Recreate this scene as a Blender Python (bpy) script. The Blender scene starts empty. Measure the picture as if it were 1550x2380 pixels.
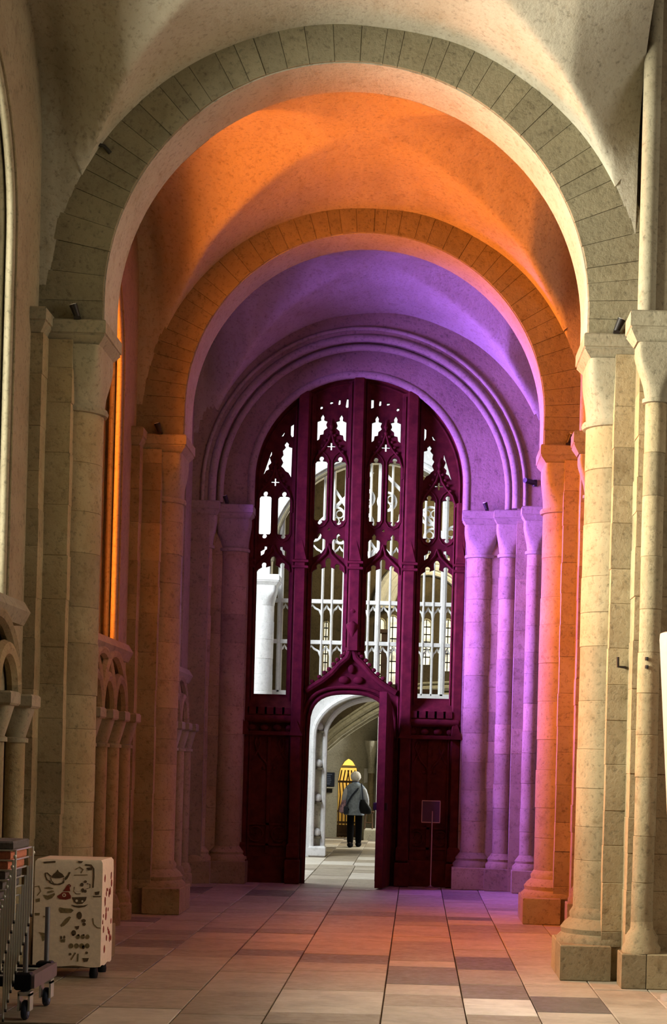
import bpy, math, random
from mathutils import Vector, Matrix
from mathutils.geometry import tessellate_polygon
random.seed(7)
R_ = math.radians
scene = bpy.context.scene
COL = scene.collection

# ------------------------------------------------------------------ camera
F, VU, VV, TAN, HC = 4000.0, 968.0, 1775.0, 0.0267, 1.68
TH = math.atan(TAN)
cam = bpy.data.cameras.new('camera'); camo = bpy.data.objects.new('camera', cam); COL.objects.link(camo)
cam.sensor_fit = 'VERTICAL'; cam.sensor_height = 36.0; cam.lens = F / 2380.0 * 36.0
cam.shift_x = -(VU - 775.0) / 2380.0; cam.shift_y = (VV - 1190.0) / 2380.0
cam.clip_end = 200
rt = Vector((math.cos(TH), 0, math.sin(TH))); up = Vector((-math.sin(TH), 0, math.cos(TH))); bk = Vector((0, -1, 0))
m = Matrix((rt, up, bk)).transposed().to_4x4(); m.translation = Vector((0, 0, HC)); camo.matrix_world = m
scene.camera = camo

def W(u, v, Y):
    """photo pixel + distance along the aisle -> world point"""
    du, dv = u - VU, v - VV
    x = du * math.cos(TH) + dv * math.sin(TH); y = -du * math.sin(TH) + dv * math.cos(TH)
    return Vector((x * Y / F, Y, HC - y * Y / F))

# ------------------------------------------------------------------ layout constants
XC = -0.657               # aisle axis
RI = 1.93                 # transverse arch intrados radius
ZS = 5.13                 # impost height
STILT = 0.23
A1, A2, BAY = 14.0, 18.76, 4.76        # transverse arch centre lines
AD = 0.315                # half depth of a transverse arch
XWL = -3.10               # left wall face
XWR = 1.79                # arcade wall face
YE = 23.05                # end wall face
WINY = [A1 - 2.38 - BAY, A1 - 2.38, A1 + 2.38, A2 + 2.38]
SILL, WSPR = 2.85, 5.55

# ------------------------------------------------------------------ world and lights
w = bpy.data.worlds.new('world'); scene.world = w; w.use_nodes = True
w.node_tree.nodes['Background'].inputs[0].default_value = (1.0, 0.93, 0.8, 1)
w.node_tree.nodes['Background'].inputs[1].default_value = 0.014
vs = scene.view_settings
vs.view_transform = 'Standard'; vs.look = 'None'; vs.gamma = 1.0; vs.exposure = 0.0
vs.use_curve_mapping = False

def area_light(name, loc, direction, sx, sy, power, color=(1, 1, 1), spread=180):
    l = bpy.data.lights.new(name, 'AREA'); l.shape = 'RECTANGLE'; l.size = sx; l.size_y = sy
    l.energy = power; l.color = color; l.spread = R_(spread)
    o = bpy.data.objects.new(name, l); COL.objects.link(o); o.location = loc
    o.rotation_euler = Vector(direction).to_track_quat('-Z', 'Y').to_euler()
    return o
# daylight outside the four aisle windows (the coloured films are on the panes themselves)
for i, (yw, pw, sp) in enumerate(zip(WINY, (120, 2050, 2750, 3800), (150, 112, 138, 90))):
    area_light('daylight_window', (-4.45, yw, 4.9), (1, 0.12 if i == 3 else 0, -0.12), 2.4, 4.6, pw, (1.0, 0.95, 0.85), sp)
# daylight of the tall bright crossing behind the wooden screen, and lamps in the chapel beyond
area_light('daylight_crossing', (-5.2, 27.2, 8.6), (0.62, 0.5, -0.6), 5.0, 5.0, 1250, (0.93, 0.98, 1.0))
area_light('daylight_nave', (8.2, 9.6, 5.2), (-1, 0.05, -0.2), 4.0, 4.0, 170, (1.0, 0.93, 0.80), 130)
area_light('daylight_chapel', (3.6, 38.6, 4.2), (-0.95, 0.1, -0.35), 2.6, 3.0, 650, (1.0, 0.95, 0.85))

# ------------------------------------------------------------------ materials
def newmat(name):
    mt = bpy.data.materials.new(name); mt.use_nodes = True
    nt = mt.node_tree; b = nt.nodes['Principled BSDF']
    return mt, nt, b
def ramp(nt, stops, interp='LINEAR'):
    r = nt.nodes.new('ShaderNodeValToRGB'); r.color_ramp.interpolation = interp
    el = r.color_ramp.elements
    while len(el) < len(stops): el.new(0.5)
    for e, (p, c) in zip(el, stops):
        e.position = p; e.color = (c[0], c[1], c[2], 1)
    return r
def mixc(nt, fac, a, b, mode='MIX'):
    n = nt.nodes.new('ShaderNodeMix'); n.data_type = 'RGBA'; n.blend_type = mode
    L = nt.links
    for sock, val in ((n.inputs[0], fac), (n.inputs[6], a), (n.inputs[7], b)):
        if hasattr(val, 'links'): L.new(val, sock)
        elif isinstance(val, (int, float)): sock.default_value = val
        else: sock.default_value = (val[0], val[1], val[2], 1)
    return n.outputs[2]
def noise(nt, scale, detail=6, rough=0.6, vec=None, dist=0.0):
    n = nt.nodes.new('ShaderNodeTexNoise'); n.inputs['Scale'].default_value = scale
    n.inputs['Detail'].default_value = detail; n.inputs['Roughness'].default_value = rough
    n.inputs['Distortion'].default_value = dist
    if vec is not None: nt.links.new(vec, n.inputs['Vector'])
    return n.outputs[0]
def coords(nt, scale=(1, 1, 1)):
    t = nt.nodes.new('ShaderNodeTexCoord'); mp = nt.nodes.new('ShaderNodeMapping')
    mp.inputs['Scale'].default_value = scale
    nt.links.new(t.outputs['Object'], mp.inputs['Vector']); return mp.outputs[0]

ALB = 0.47
def stone_mat(name, c1, c2, dark, rnd=0.28, pits=0.5, scale=1.6, bump=0.5, rough=0.85, streak=(1, 1, 1)):
    mt, nt, b = newmat(name); L = nt.links
    c1, c2, dark = [(c[0] * ALB, c[1] * ALB, c[2] * ALB * 0.88) for c in (c1, c2, dark)]
    co = coords(nt, streak)
    big = noise(nt, scale, 5, 0.6, co, 0.4); fine = noise(nt, 26, 8, 0.7, coords(nt))
    mid = noise(nt, 7.5, 6, 0.65, co)
    r1 = ramp(nt, [(0.36, c1), (0.62, c2)]); L.new(big, r1.inputs[0])
    st = ramp(nt, [(0.28, (0.8, 0.8, 0.8)), (0.46, (0, 0, 0))]); L.new(mid, st.inputs[0])
    base = mixc(nt, st.outputs[0], r1.outputs[0], dark)
    pt = ramp(nt, [(0.30, (1 - pits,) * 3), (0.47, (1, 1, 1))]); L.new(fine, pt.inputs[0])
    base = mixc(nt, 1.0, base, pt.outputs[0], 'MULTIPLY')
    oi = nt.nodes.new('ShaderNodeObjectInfo')
    rr = ramp(nt, [(0, (1 - rnd,) * 3), (0.55, (1, 1, 1)), (1, (1 + rnd * 0.6, 1 + rnd * 0.5, 1 + rnd * 0.35))]); L.new(oi.outputs['Random'], rr.inputs[0])
    base = mixc(nt, 1.0, base, rr.outputs[0], 'MULTIPLY')
    L.new(base, b.inputs['Base Color']); b.inputs['Roughness'].default_value = rough
    b.inputs['Specular IOR Level'].default_value = 0.25
    bp = nt.nodes.new('ShaderNodeBump'); bp.inputs['Strength'].default_value = bump; bp.inputs['Distance'].default_value = 0.02
    ad = nt.nodes.new('ShaderNodeMath'); ad.operation = 'ADD'; L.new(fine, ad.inputs[0]); L.new(mid, ad.inputs[1])
    L.new(ad.outputs[0], bp.inputs['Height']); L.new(bp.outputs[0], b.inputs['Normal'])
    return mt
def plain(name, c, rough=0.5, metal=0.0, var=0.15, scale=12.0, bump=0.0, spec=0.4):
    mt, nt, b = newmat(name); L = nt.links
    n = noise(nt, scale, 5, 0.6, coords(nt))
    r = ramp(nt, [(0.3, [x * (1 - var) for x in c]), (0.7, [x * (1 + var) for x in c])]); L.new(n, r.inputs[0])
    L.new(r.outputs[0], b.inputs['Base Color']); b.inputs['Roughness'].default_value = rough
    b.inputs['Metallic'].default_value = metal; b.inputs['Specular IOR Level'].default_value = spec
    if bump:
        bp = nt.nodes.new('ShaderNodeBump'); bp.inputs['Strength'].default_value = bump; bp.inputs['Distance'].default_value = 0.01
        L.new(n, bp.inputs['Height']); L.new(bp.outputs[0], b.inputs['Normal'])
    return mt
STONE = stone_mat('ashlar', (0.56, 0.43, 0.26), (0.68, 0.56, 0.37), (0.40, 0.29, 0.16), rnd=0.22)
ARCHST = stone_mat('arch_stone', (0.40, 0.35, 0.24), (0.47, 0.42, 0.30), (0.31, 0.27, 0.18), rnd=0.10)
CAPST = stone_mat('capital_stone', (0.54, 0.47, 0.35), (0.64, 0.58, 0.45), (0.40, 0.34, 0.24), rnd=0.1, bump=0.35)
WALLST = stone_mat('wall_stone', (0.52, 0.42, 0.30), (0.62, 0.52, 0.38), (0.38, 0.29, 0.2), rnd=0.05)
PLASTER = stone_mat('vault_plaster', (0.68, 0.62, 0.52), (0.80, 0.75, 0.66), (0.56, 0.49, 0.38), rnd=0.03, pits=0.45, scale=1.1, bump=0.35, streak=(1.6, 0.8, 1.2))
MORTAR = stone_mat('mortar', (0.26, 0.22, 0.16), (0.33, 0.28, 0.20), (0.2, 0.17, 0.12), rnd=0.0)
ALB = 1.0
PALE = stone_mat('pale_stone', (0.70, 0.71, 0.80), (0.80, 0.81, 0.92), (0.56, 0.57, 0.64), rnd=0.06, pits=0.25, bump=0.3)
BROWNWALL = stone_mat('brown_plaster', (0.08, 0.063, 0.042), (0.14, 0.11, 0.075), (0.05, 0.04, 0.03), rnd=0.05, scale=0.8)
GREYWALL = stone_mat('rough_plaster', (0.48, 0.46, 0.40), (0.62, 0.60, 0.54), (0.36, 0.33, 0.27), rnd=0.05, scale=1.2)
def floor_mat():
    mt, nt, b = newmat('flagstone'); L = nt.links
    oi = nt.nodes.new('ShaderNodeObjectInfo')
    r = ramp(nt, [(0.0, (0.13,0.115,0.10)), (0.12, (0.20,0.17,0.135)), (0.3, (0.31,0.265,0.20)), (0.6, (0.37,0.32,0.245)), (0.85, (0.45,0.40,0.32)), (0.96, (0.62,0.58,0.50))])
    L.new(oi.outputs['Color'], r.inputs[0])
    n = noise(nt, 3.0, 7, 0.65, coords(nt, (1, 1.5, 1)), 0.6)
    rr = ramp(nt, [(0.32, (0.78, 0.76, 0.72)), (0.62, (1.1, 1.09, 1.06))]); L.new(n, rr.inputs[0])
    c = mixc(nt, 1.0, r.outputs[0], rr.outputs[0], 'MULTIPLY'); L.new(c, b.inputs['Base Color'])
    b.inputs['Roughness'].default_value = 0.5; b.inputs['Specular IOR Level'].default_value = 0.35
    n2 = noise(nt, 14, 7, 0.65, coords(nt))
    ro = ramp(nt, [(0.3, (0.36,) * 3), (0.7, (0.66,) * 3)]); L.new(n2, ro.inputs[0]); L.new(ro.outputs[0], b.inputs['Roughness'])
    bp = nt.nodes.new('ShaderNodeBump'); bp.inputs['Strength'].default_value = 0.3; bp.inputs['Distance'].default_value = 0.008
    L.new(n2, bp.inputs['Height']); L.new(bp.outputs[0], b.inputs['Normal'])
    return mt
FLAG = floor_mat()
WOOD = plain('dark_oak', (0.070, 0.015, 0.008), 0.8, 0, 0.35, 9, 0.3, 0.08)
WOOD2 = plain('gate_oak', (0.10, 0.05, 0.02), 0.6, 0, 0.3)
CHROME = plain('chrome', (0.80, 0.84, 0.80), 0.25, 0.55, 0.03)
STEEL = plain('grey_steel', (0.22, 0.24, 0.28), 0.4, 0.6, 0.08)
BLACK = plain('black_plastic', (0.010, 0.011, 0.014), 0.5, 0, 0.1, 12, 0, 0.15)
NAVY = plain('wheel_rubber', (0.02, 0.03, 0.06), 0.5, 0, 0.1)
TREAD = plain('wheel_hub', (0.16, 0.22, 0.36), 0.4, 0, 0.1)
MAUVE = plain('trolley_paint', (0.22, 0.17, 0.19), 0.45, 0.2, 0.1)
GREYFAB = plain('grey_fabric', (0.17, 0.16, 0.17), 0.9, 0, 0.3, 60)
ORFAB = plain('orange_fabric', (0.72, 0.27, 0.17), 0.85, 0, 0.2, 60)
CLOTH = plain('printed_cotton', (0.80, 0.70, 0.55), 0.9, 0, 0.08, 30, 0.2)
INK_BR = plain('brown_print', (0.11, 0.075, 0.04), 0.9, 0, 0.3, 60)
INK_RD = plain('red_print', (0.24, 0.035, 0.02), 0.9, 0, 0.25, 60)
INK_GR = plain('olive_print', (0.22, 0.17, 0.08), 0.9, 0, 0.3, 60)
IRON = plain('black_iron', (0.015, 0.012, 0.010), 0.5, 0.3, 0.1)
WHITE = plain('white_paper', (0.85, 0.85, 0.82), 0.8, 0, 0.03)
PALEPAINT = plain('pale_paint', (0.33, 0.28, 0.23), 0.6, 0, 0.05)
BOARD = plain('dark_blue_board', (0.012, 0.018, 0.035), 0.5, 0, 0.1)
LETTER = plain('board_lettering', (0.20, 0.25, 0.36), 0.7)
SIGNRED = plain('sign_face', (0.05, 0.022, 0.03), 0.5)
BRONZE = plain('thin_post_metal', (0.45, 0.30, 0.24), 0.35, 0.8, 0.05)
SKIN = plain('skin', (0.62, 0.40, 0.30), 0.6, 0, 0.05)
HAIR = plain('white_hair', (0.86, 0.85, 0.80), 0.8, 0, 0.06, 40, 0.4)
JACKET = plain('blue_grey_denim', (0.30, 0.37, 0.47), 0.9, 0, 0.3, 18, 0.4)
SLEEVE = plain('pale_blue_sleeve', (0.62, 0.68, 0.78), 0.9, 0, 0.12, 18, 0.3)
TROUSER = plain('black_trousers', (0.006, 0.006, 0.007), 0.95, 0, 0.1, 12, 0, 0.05)
FLORAL = plain('pink_floral_cotton', (0.55, 0.36, 0.47), 0.9, 0, 0.75, 16)
YELLOWP = plain('warm_limewash', (0.80, 0.62, 0.28), 0.9, 0, 0.08)
LENS = plain('lamp_glass', (0.9, 0.9, 0.88), 0.1, 0, 0.02)
def film(name, c):
    mt, nt, b = newmat(name); L = nt.links
    tr = nt.nodes.new('ShaderNodeBsdfTransparent'); tr.inputs[0].default_value = (c[0], c[1], c[2], 1)
    gl = nt.nodes.new('ShaderNodeBsdfGlossy'); gl.inputs[1].default_value = 0.15; gl.inputs[0].default_value = (c[0], c[1], c[2], 1)
    mx = nt.nodes.new('ShaderNodeMixShader'); mx.inputs[0].default_value = 0.06
    L.new(tr.outputs[0], mx.inputs[1]); L.new(gl.outputs[0], mx.inputs[2])
    L.new(mx.outputs[0], nt.nodes['Material Output'].inputs[0]); return mt
FILM = [film('clear_glass', (0.95, 0.95, 0.92)), film('clear_glass_b', (0.95, 0.95, 0.92)),
        film('orange_film', (0.95, 0.46, 0.16)), film('purple_film', (0.54, 0.34, 0.98))]

# ------------------------------------------------------------------ mesh helpers
def mk(name, geo, mat, parent=None, smooth=False, sharp=40):
    vs_, fs = geo
    me = bpy.data.meshes.new(name); me.from_pydata([tuple(v) for v in vs_], [], fs); me.update()
    import bmesh
    bm = bmesh.new(); bm.from_mesh(me); bmesh.ops.recalc_face_normals(bm, faces=bm.faces); bm.to_mesh(me); bm.free()
    if smooth:
        me.polygons.foreach_set('use_smooth', [True] * len(me.polygons)); me.set_sharp_from_angle(angle=R_(sharp))
    me.materials.append(mat)
    o = bpy.data.objects.new(name, me); COL.objects.link(o)
    if parent is not None: attach(o, parent)
    return o
def attach(o, p):
    o.parent = p; o.matrix_parent_inverse = parent_world(p).inverted()
def parent_world(p):
    mtx = p.matrix_basis.copy()
    if p.parent is not None: mtx = parent_world(p.parent) @ p.matrix_parent_inverse @ mtx
    return mtx
def tag(o, label=None, cat=None, group=None, kind=None):
    if label: o['label'] = label
    if cat: o['category'] = cat
    if group: o['group'] = group
    if kind: o['kind'] = kind
    return o
def thing(name, loc, label, cat, group=None, kind=None):
    o = bpy.data.objects.new(name, None); COL.objects.link(o); o.location = loc; o.empty_display_size = 0.1
    return tag(o, label, cat, group, kind)
def join(*geos):
    V, Fc = [], []
    for v, f in geos:
        n = len(V); V += list(v); Fc += [[i + n for i in q] for q in f]
    return V, Fc
def xf(geo, mtx):
    return [mtx @ Vector(v) for v in geo[0]], geo[1]
def box(x0, x1, y0, y1, z0, z1, b=0.0):
    if b <= 0:
        v = [(x, y, z) for z in (z0, z1) for (x, y) in ((x0, y0), (x1, y0), (x1, y1), (x0, y1))]
        return v, [[3, 2, 1, 0], [4, 5, 6, 7], [0, 1, 5, 4], [1, 2, 6, 5], [2, 3, 7, 6], [3, 0, 4, 7]]
    return prism([(x0, y0), (x1, y0), (x1, y1), (x0, y1)], z0, z1, b)
def loft(rings, cap=True):
    n = len(rings[0]); V = [p for r in rings for p in r]; Fc = []
    for k in range(len(rings) - 1):
        for i in range(n):
            j = (i + 1) % n; Fc.append([k * n + i, k * n + j, (k + 1) * n + j, (k + 1) * n + i])
    if cap: Fc += [list(range(n))[::-1], [(len(rings) - 1) * n + i for i in range(n)]]
    return V, Fc
def prism(poly, z0, z1, b=0.006):
    cx = sum(p[0] for p in poly) / len(poly); cy = sum(p[1] for p in poly) / len(poly)
    def ring(z, ins):
        out = []
        for x, y in poly:
            dx, dy = x - cx, y - cy; d = max(1e-6, max(abs(dx), abs(dy))); s = max(0, 1 - ins / d)
            out.append((cx + dx * s, cy + dy * s, z))
        return out
    if b <= 0: return loft([ring(z0, 0), ring(z1, 0)])
    return loft([ring(z0, b), ring(z0 + b, 0), ring(z1 - b, 0), ring(z1, b)])
def circ(cx, cy, r, n=28):
    return [(cx + r * math.cos(2 * math.pi * i / n), cy + r * math.sin(2 * math.pi * i / n)) for i in range(n)]
def lathe(cx, cy, prof, n=28):
    return loft([[(x, y, z) for x, y in circ(cx, cy, r, n)] for r, z in prof])
def tube(path, r, n=8, closed=False, cap=True):
    P = [Vector(p) for p in path]; k = len(P); rings = []
    nrm = None
    for i in range(k):
        if closed: t = P[(i + 1) % k] - P[i - 1]
        else: t = P[min(i + 1, k - 1)] - P[max(i - 1, 0)]
        t.normalize()
        if nrm is None:
            a = Vector((0, 0, 1)) if abs(t.z) < 0.9 else Vector((1, 0, 0)); nrm = t.cross(a).normalized()
        else:
            nrm = (nrm - t * nrm.dot(t)); nrm = nrm.normalized() if nrm.length > 1e-6 else t.orthogonal().normalized()
        bn = t.cross(nrm); rr = r[i] if isinstance(r, (list, tuple)) else r
        rings.append([P[i] + (nrm * math.cos(2 * math.pi * j / n) + bn * math.sin(2 * math.pi * j / n)) * rr for j in range(n)])
    if closed: return loft(rings + [rings[0]], False)
    return loft(rings, cap)
def slab(outer, holes, t0, t1, plane='XZ'):
    loops = [list(outer)] + [list(h) for h in holes]
    tri = tessellate_polygon([[Vector((a, b, 0)) for a, b in lp] for lp in loops])
    pts = [p for lp in loops for p in lp]; n = len(pts)
    f3 = (lambda a, b, t: (a, t, b)) if plane == 'XZ' else ((lambda a, b, t: (t, a, b)) if plane == 'YZ' else (lambda a, b, t: (a, b, t)))
    V = [f3(a, b, t0) for a, b in pts] + [f3(a, b, t1) for a, b in pts]
    Fc = [list(t) for t in tri] + [[i + n for i in t][::-1] for t in tri]
    k = 0
    for lp in loops:
        c = len(lp)
        for i in range(c):
            a, b = k + i, k + (i + 1) % c; Fc.append([a, b, b + n, a + n])
        k += c
    return V, Fc
def arch_pts(cx, zs, R, stilt, n=32, z0=None):
    p = []
    if z0 is not None: p.append((cx - R, z0))
    p.append((cx - R, zs))
    if stilt > 0.01: p.append((cx - R, zs + stilt * 0.5))
    for i in range(n + 1):
        a = math.pi - math.pi * i / n; p.append((cx + R * math.cos(a), zs + stilt + R * math.sin(a)))
    if stilt > 0.01: p.append((cx + R, zs + stilt * 0.5))
    p.append((cx + R, zs))
    if z0 is not None: p.append((cx + R, z0))
    return p
def ball(c, r, sc=(1, 1, 1), n=14, k=9):
    c = Vector(c); rings = []
    for j in range(k):
        a = -math.pi / 2 + math.pi * (j + 0.02 if j == 0 else (j - 0.02 if j == k - 1 else j)) / (k - 1)
        rings.append([(c.x + r * sc[0] * math.cos(a) * math.cos(2 * math.pi * i / n), c.y + r * sc[1] * math.cos(a) * math.sin(2 * math.pi * i / n), c.z + r * sc[2] * math.sin(a)) for i in range(n)])
    return loft(rings)

# ------------------------------------------------------------------ floor
floor = mk('floor', box(-6.0, 9.0, 3.0, 28.0, -0.12, -0.022), MORTAR); tag(floor, 'stone flagged floor of the aisle', 'floor', kind='structure')
floor2 = mk('floor', box(-8.0, 9.0, 28.0, 46.0, -0.25, -0.122), MORTAR); tag(floor2, 'lower stone floor beyond the wooden screen, one shallow step down', 'floor', kind='structure')
XS = [-3.12, -2.62, -2.08, -1.52, -0.945, -0.19, 0.376, 0.87, 1.39, 1.81, 2.4]
def flag(x0, x1, y0, y1, zt, tone, par):
    g = 0.005; dz = random.uniform(-0.003, 0.002)
    sk = [random.uniform(-0.006, 0.006) for _ in range(4)]
    poly = [(x0 + g, y0 + g + sk[0]), (x1 - g, y0 + g + sk[1]), (x1 - g, y1 - g + sk[1] * 0.5), (x0 + g, y1 - g + sk[0] * 0.5)]
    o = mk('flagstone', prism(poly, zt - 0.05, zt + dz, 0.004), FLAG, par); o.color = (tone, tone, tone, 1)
    return o
def floor_pt(u, v):
    y_ = -(u - VU) * math.sin(TH) + (v - VV) * math.cos(TH); d = F * HC / y_
    return W(u, v, d)
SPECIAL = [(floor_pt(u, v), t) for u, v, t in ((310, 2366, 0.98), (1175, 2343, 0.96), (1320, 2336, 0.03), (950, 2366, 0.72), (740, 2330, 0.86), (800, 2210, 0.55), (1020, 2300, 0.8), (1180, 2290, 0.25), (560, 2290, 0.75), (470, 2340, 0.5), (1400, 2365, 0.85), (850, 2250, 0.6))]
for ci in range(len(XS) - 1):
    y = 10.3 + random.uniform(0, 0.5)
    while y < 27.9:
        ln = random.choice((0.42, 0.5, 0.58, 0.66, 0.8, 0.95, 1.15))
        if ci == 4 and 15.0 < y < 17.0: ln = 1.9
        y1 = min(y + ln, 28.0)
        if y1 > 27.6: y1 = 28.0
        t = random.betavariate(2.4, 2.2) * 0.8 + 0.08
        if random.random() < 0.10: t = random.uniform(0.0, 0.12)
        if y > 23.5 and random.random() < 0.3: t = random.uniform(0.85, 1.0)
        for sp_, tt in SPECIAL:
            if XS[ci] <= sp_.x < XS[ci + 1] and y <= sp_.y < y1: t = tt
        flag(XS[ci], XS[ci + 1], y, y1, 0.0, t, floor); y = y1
XS2 = [-3.6, -2.9, -2.25, -1.62, -1.05, -0.45, 0.2, 0.9]
for ci in range(len(XS2) - 1):
    y = 28.0
    while y < 41.5:
        y1 = y + random.choice((0.5, 0.62, 0.75, 0.9)); t = random.choice((0.05, 0.3, 0.45, 0.6, 0.8, 0.97, 1.0))
        flag(XS2[ci], XS2[ci + 1], y, y1, -0.10, t, floor2); y = y1

# ------------------------------------------------------------------ left wall with windows
def win_outline(yc, hw, drop=0.0):
    return arch_pts(yc, SILL - drop, hw, WSPR - SILL + drop, 24)
def wall_layer(hw, x0, x1, drop):
    outer = [(3.0, -0.02), (23.6, -0.02), (23.6, 8.6), (3.0, 8.6)]
    return slab(outer, [win_outline(y, hw, drop) for y in WINY], x0, x1, 'YZ')
wl = thing('wall_left', (XWL, 12, 0), 'stone aisle wall pierced by tall round-headed windows', 'wall', kind='structure')
for hw, x0, x1, dr in ((1.32, -3.28, XWL, 0.0), (1.22, -3.46, -3.28, 0.0), (1.12, -3.64, -3.46, 0.0), (1.0, -4.1, -3.64, 0.0)):
    mk('wall_layer', wall_layer(hw, x0, x1, dr), WALLST, wl)
colname = ['clear', 'clear', 'orange', 'purple']
for i, yw in enumerate(WINY):
    wn = thing('window_%d' % (i + 1), (-3.8, yw, SILL), 'tall round-headed aisle window with %s glazing' % colname[i], 'window', kind='structure')
    for hw, xx, rr in ((1.31, -3.15, 0.035), (1.30, -3.225, 0.03), (1.21, -3.32, 0.04), (1.205, -3.41, 0.028), (1.11, -3.51, 0.042), (1.105, -3.6, 0.025)):
        pth = [(xx, a, b) for a, b in arch_pts(yw, SILL, hw - rr * 0.3, WSPR - SILL, 24)]
        mk('jamb_roll', tube(pth, rr, 8), CAPST, wn, True, 60)
    ol = win_outline(yw, 1.0)
    mk('pane', slab(ol, [], -3.86, -3.85, 'YZ'), FILM[i], wn)
    for dy in (-0.34, 0.34):
        mk('mullion', box(-3.84, -3.74, yw + dy - 0.045, yw + dy + 0.045, SILL, WSPR + 0.9), CAPST, wn)
    mk('transom', box(-3.835, -3.745, yw - 1.0, yw + 1.0, 4.6, 4.68), CAPST, wn)
    # sloping sill projecting into the aisle
    sp = [(-3.7, SILL + 0.14), (-3.02, SILL - 0.02), (-2.97, SILL - 0.10), (-3.02, SILL - 0.2), (-3.7, SILL - 0.2)]
    g = slab(sp, [], yw - 1.5, yw + 1.5, 'XZ')
    mk('sill', g, CAPST, wn)

# blind arcades below the sills
for i, yw in enumerate(WINY[1:]):
    ar = thing('blind_arcade', (XWL, yw, 0), 'row of interlaced blind arches on short shafts below the %s window' % ('near clear', 'orange', 'purple')[i], 'arcade', 'blind arcades')
    ys = [yw + k * 0.66 for k in (-2, -1, 0, 1, 2)]
    for yy in ys:
        mk('shaft', lathe(-3.02, yy, [(0.075, 0.3), (0.075, 1.78)], 14), STONE, ar, True)
        mk('shaft_base', lathe(-3.02, yy, [(0.13, 0.0), (0.13, 0.16), (0.11, 0.18), (0.12, 0.22), (0.085, 0.31)], 14), STONE, ar, True)
        rings = []
        for z, r, e in ((1.76, 0.095, 2), (1.79, 0.095, 2), (1.80, 0.075, 2), (1.9, 0.10, 3), (2.02, 0.125, 6)):
            rings.append([(-3.02 + r * abs(math.cos(a)) ** (2 / e) * (1 if math.cos(a) > 0 else -1), yy + r * abs(math.sin(a)) ** (2 / e) * (1 if math.sin(a) > 0 else -1), z) for a in [2 * math.pi * k / 20 for k in range(20)]])
        mk('capital', loft(rings), CAPST, ar, True)
        mk('abacus', box(-3.12, -2.87, yy - 0.15, yy + 0.15, 2.02, 2.12, 0.015), CAPST, ar)
    for k, yy in enumerate(ys):
        for k2 in (k + 1, k + 2):
            if k2 < len(ys):
                c = (yy + ys[k2]) / 2; rr = (ys[k2] - yy) / 2
                rr2 = min(rr, 0.58)
                pth = [(-3.04, c + rr * math.cos(a), 2.12 + rr2 * math.sin(a)) for a in [math.pi * q / 14 for q in range(15)]]
                mk('interlaced_arch', tube(pth, 0.06, 8), STONE, ar, True)

# ------------------------------------------------------------------ vaults
def vault(y0, y1, name, label, HV, XR=2.52):
    yc, L_ = (y0 + y1) / 2, (y1 - y0) / 2; Wd = 2.36; n, mm = 110, 90
    V, Fc = [], []
    for j in range(mm + 1):
        y = y0 - 0.1 + (y1 - y0 + 0.2) * j / mm
        for i in range(n + 1):
            x = XC - 2.52 + (2.52 + XR) * i / n
            dx = min(1, abs(x - XC) / Wd); dy = min(1, abs(y - yc) / L_)
            za = ZS + 0.05 + (HV + 0.10 * (1 - dy * dy)) * math.sqrt(1 - dx * dx) ** 0.92
            ee = 0.85 - 0.5 * min(1, max(0, (dx - 0.72) / 0.25))
            zb = ZS + 0.05 + (HV + 0.10) * math.sqrt(1 - dy * dy) ** ee
            z = max(za, zb) + 0.008 * math.sin(x * 5 + y * 3) * math.sin(y * 4 - x)
            V.append((x, y, z))
    for j in range(mm):
        for i in range(n):
            a = j * (n + 1) + i; Fc.append([a, a + 1, a + n + 2, a + n + 1])
    o = mk(name, (V, Fc), PLASTER, None, True, 60)
    return tag(o, label, 'vault', kind='structure')
vault(A1 - BAY + AD, A1 - AD, 'ceiling', 'plastered groin vault of the near daylit bay', 2.36, 2.285)
vault(A1 + AD, A2 - AD, 'ceiling', 'plastered groin vault of the bay glowing orange', 2.44)
vault(A2 + AD, YE + 0.02, 'ceiling', 'plastered groin vault of the bay glowing purple', 2.52)

# ------------------------------------------------------------------ right arcade wall and nave side
def arcade_outline():
    o = [(8.6, 10.2), (8.6, -0.02), (9.0, -0.02)]
    for a, b in ((9.9, 13.42), (14.62, 18.18), (19.38, 22.7)):
        c, r = (a + b) / 2, (b - a) / 2
        o += arch_pts(c, 7.7 if a < 12 else 5.6, r, 0.0, 20, -0.02)
    return o + [(23.6, -0.02), (23.6, 10.2)]
wr = mk('wall_right', slab(arcade_outline(), [], XWR, 2.9, 'YZ'), WALLST); tag(wr, 'stone arcade wall between aisle and nave', 'wall', kind='structure')
wn_ = mk('wall_nave', box(8.6, 9.0, 3, 24, -0.02, 9.5), WALLST); tag(wn_, 'plain stone wall across the nave', 'wall', kind='structure')

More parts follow.
